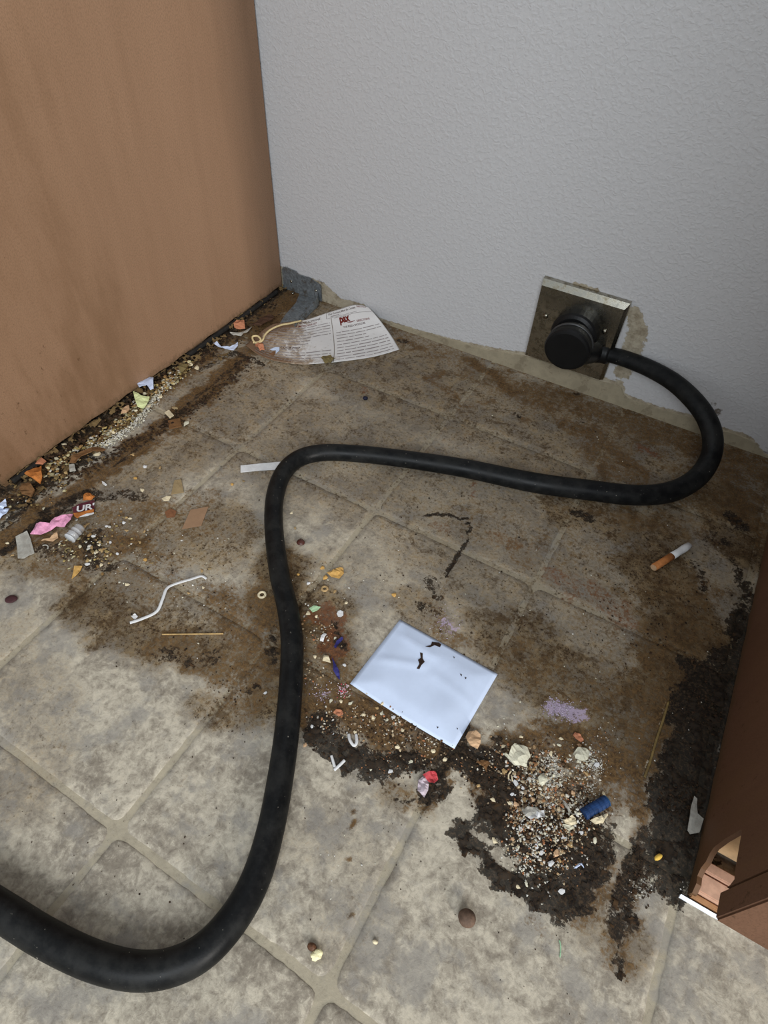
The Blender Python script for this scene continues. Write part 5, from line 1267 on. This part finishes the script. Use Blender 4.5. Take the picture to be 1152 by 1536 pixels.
crumbs('powder', 'pink and white powder spot left of the white packet', [(514,1036,10,110,1.5,3.5,.001)], 'pink', 20, 'powder')

# single countable crumbs about as large as ten pixels, copied one by one
MARKS = [(640,1025,'white packet'),(893,1213,'blue plastic piece'),(775,1132,'largest pale flake'),(871,1132,'pale round flake'),(709,1110,'cracked shell'),(800,1222,'curled white paper'),
 (845,1064,'mauve patch'),(987,1286,'yellow pellet'),(640,1178,'pink and red wrapper bit'),(529,1110,'white U-shaped loop'),(508,1147,'white V-shaped sticks'),(508,1070,'rust orange flake'),(507,1000,'navy blue shred'),
 (472,914,'pale green chip'),(510,921,'white disc'),(218,577,'bluish torn paper'),(213,600,'lime torn scrap'),(55,712,'orange leathery piece'),(62,693,'pinkish triangular chip'),(130,685,'rust brown bark strip'),
 (113,800,'clear plastic cup'),(80,790,'pink wrapper'),(126,764,'maroon printed wrapper'),(38,818,'grey paper scrap'),(118,858,'orange pointed chip'),(250,900,'white twist tie'),(290,951,'toothpick'),(292,777,'flat brown card'),
 (267,731,'tan card chip'),(263,636,'brown rectangular chip'),(503,861,'ochre flake'),(451,814,'dark dried bean'),(385,702,'white paper strip'),(834,1281,'light brown leaf tip'),(855,1232,'tan ragged crumb cluster'),(190,616,'cream oval shell'),(813,1170,'smooth cream flake')]
TINT = {}
_used = {}
def near_label(kind, u, v, col):
    d, mu, mv, nm = min((math.hypot(u - a, v - b), a, b, n_) for a, b, n_ in MARKS)
    dx, dy = u - mu, v - mv
    ang = math.degrees(math.atan2(-dy, dx)) % 360
    dr = ['right of', 'above and right of', 'above', 'above and left of', 'left of', 'below and left of', 'below', 'below and right of'][int((ang + 22.5) // 45) % 8]
    far = 'close' if d < 18 else ('a little way' if d < 40 else 'well')
    t = 'small %s %s %s %s the %s' % (col, kind, far, dr, nm)
    n_ = _used.get(t, 0); _used[t] = n_ + 1
    return t + ['', ', second', ', third', ', fourth', ', fifth', ', sixth'][min(n_, 5)]
def scatter_individuals(name, label, cat, group, spots, cols, seed, s0, s1):
    r = random.Random(seed); protos = []
    for k_ in range(6):
        bv, bf = BASES[(seed + k_ * 3) % len(BASES)]
        bm = bmesh.new(); vs_ = [bm.verts.new(tuple(p)) for p in bv]
        for q_ in bf: bm.faces.new([vs_[i] for i in q_])
        v, f = bm_vf(bm)
        me = bpy.data.meshes.new(name); me.from_pydata(v, [], f); me.materials.append(C[cols[k_ % len(cols)]]); me.update(); protos.append(me)
    first = bpy.data.objects.new(name, protos[0]); first_used = False
    for (u, v) in spots:
        o = first if not first_used else first.copy()
        kp = r.randrange(6); o.data = protos[kp]
        COL.objects.link(o); first_used = True
        m = mpp(u, v); s = r.uniform(s0, s1) * m * 0.5; p = at(u, v, 0.0005)
        o.location = (p.x, p.y, 0.0004); o.rotation_euler = (0, 0, r.uniform(0, 6.28)); o.scale = (s, s, s * 0.7)
        setprops(o, near_label(label, u, v, {'peach': 'pinkish tan', 'card2': 'drab tan', 'ochre': 'ochre yellow', 'pale': 'pale greyish'}.get(cols[kp % len(cols)], cols[kp % len(cols)])), cat, group)
scatter_individuals('food_crumb', 'crumb', 'crumb', 'pale chunks in the debris pile',
    [(755,1119),(781,1105),(826,1131),(838,1117),(774,1175),(784,1182),(757,1157),(790,1157),(797,1155),(768,1192),(786,1200),(764,1205),(775,1208),(795,1238),(768,1258),(781,1243),(805,1270),(809,1266),(812,1280),(838,1290),(850,1300),(855,1268),(871,1250),(879,1160),(868,1140),(895,1148),(905,1190),(840,1215),(829,1219),(846,1257),(834,1260),(823,1245),(800,1200),(868,1118),(842,1108),(776,1330),(790,1325),(842,1338),(742,1262),(756,1230),(718,1178),(740,1200),(860,1190),(893,1260),(908,1224)],
    ['pale', 'cream', 'white', 'cream', 'peach', 'tan'], 4, 7, 12)
scatter_individuals('food_crumb', 'crumb', 'crumb', 'cream crumbs below the packet',
    [(468,1090),(458,1118),(499,1100),(484,1085),(533,1098),(545,1072),(560,1077),(572,1070),(580,1080),(590,1076),(596,1120),(617,1143),(556,1155),(586,1157),(525,1055),(512,1052),(497,1051),(565,1062),(574,1055),(604,1095),(668,1140),(650,1128),(462,921),(474,925),(502,888),(520,905),(503,957),(473,985),(517,998)],
    ['cream', 'pale', 'tan', 'cream', 'white', 'peach'], 5, 6, 9)
scatter_individuals('food_crumb', 'chunk', 'crumb', 'yellowish chunks at the cabinet foot',
    [(76,699),(84,700),(90,694),(96,701),(83,708),(79,713),(97,668),(115,669),(101,676),(134,665),(150,640),(162,652),(172,650),(182,640),(190,636),(200,628),(208,622),(214,616),(150,660),(158,668),(170,660),(228,596),(236,590),(242,584),(250,578),(240,596),(232,604),(256,572),(262,566),(222,612),(147,683),(155,687),(286,548),(295,552),(280,636),(262,612)],
    ['cream', 'pale', 'tan', 'card2', 'pale', 'cream'], 6, 8, 14)
scatter_individuals('seed_shell', 'chip', 'chip', 'chips scattered over the left floor',
    [(137,822),(149,818),(153,826),(176,831),(161,834),(143,829),(131,847),(152,848),(166,814),(190,796),(186,784),(160,790),(140,805),(196,778),(218,840),(210,813),(217,797),(228,845),(303,856),(314,853),(305,882),(283,890),(190,877),(218,700),(240,702),(203,718),(214,736),(200,680),(199,682),(348,727),(365,722),(446,1012),(437,770),(443,792),(447,862),(462,875),(484,852),(487,868),(592,893),(398,1040),(12,815),(18,833)],
    ['cream', 'white', 'tan', 'ochre', 'white', 'card2'], 7, 6, 10)
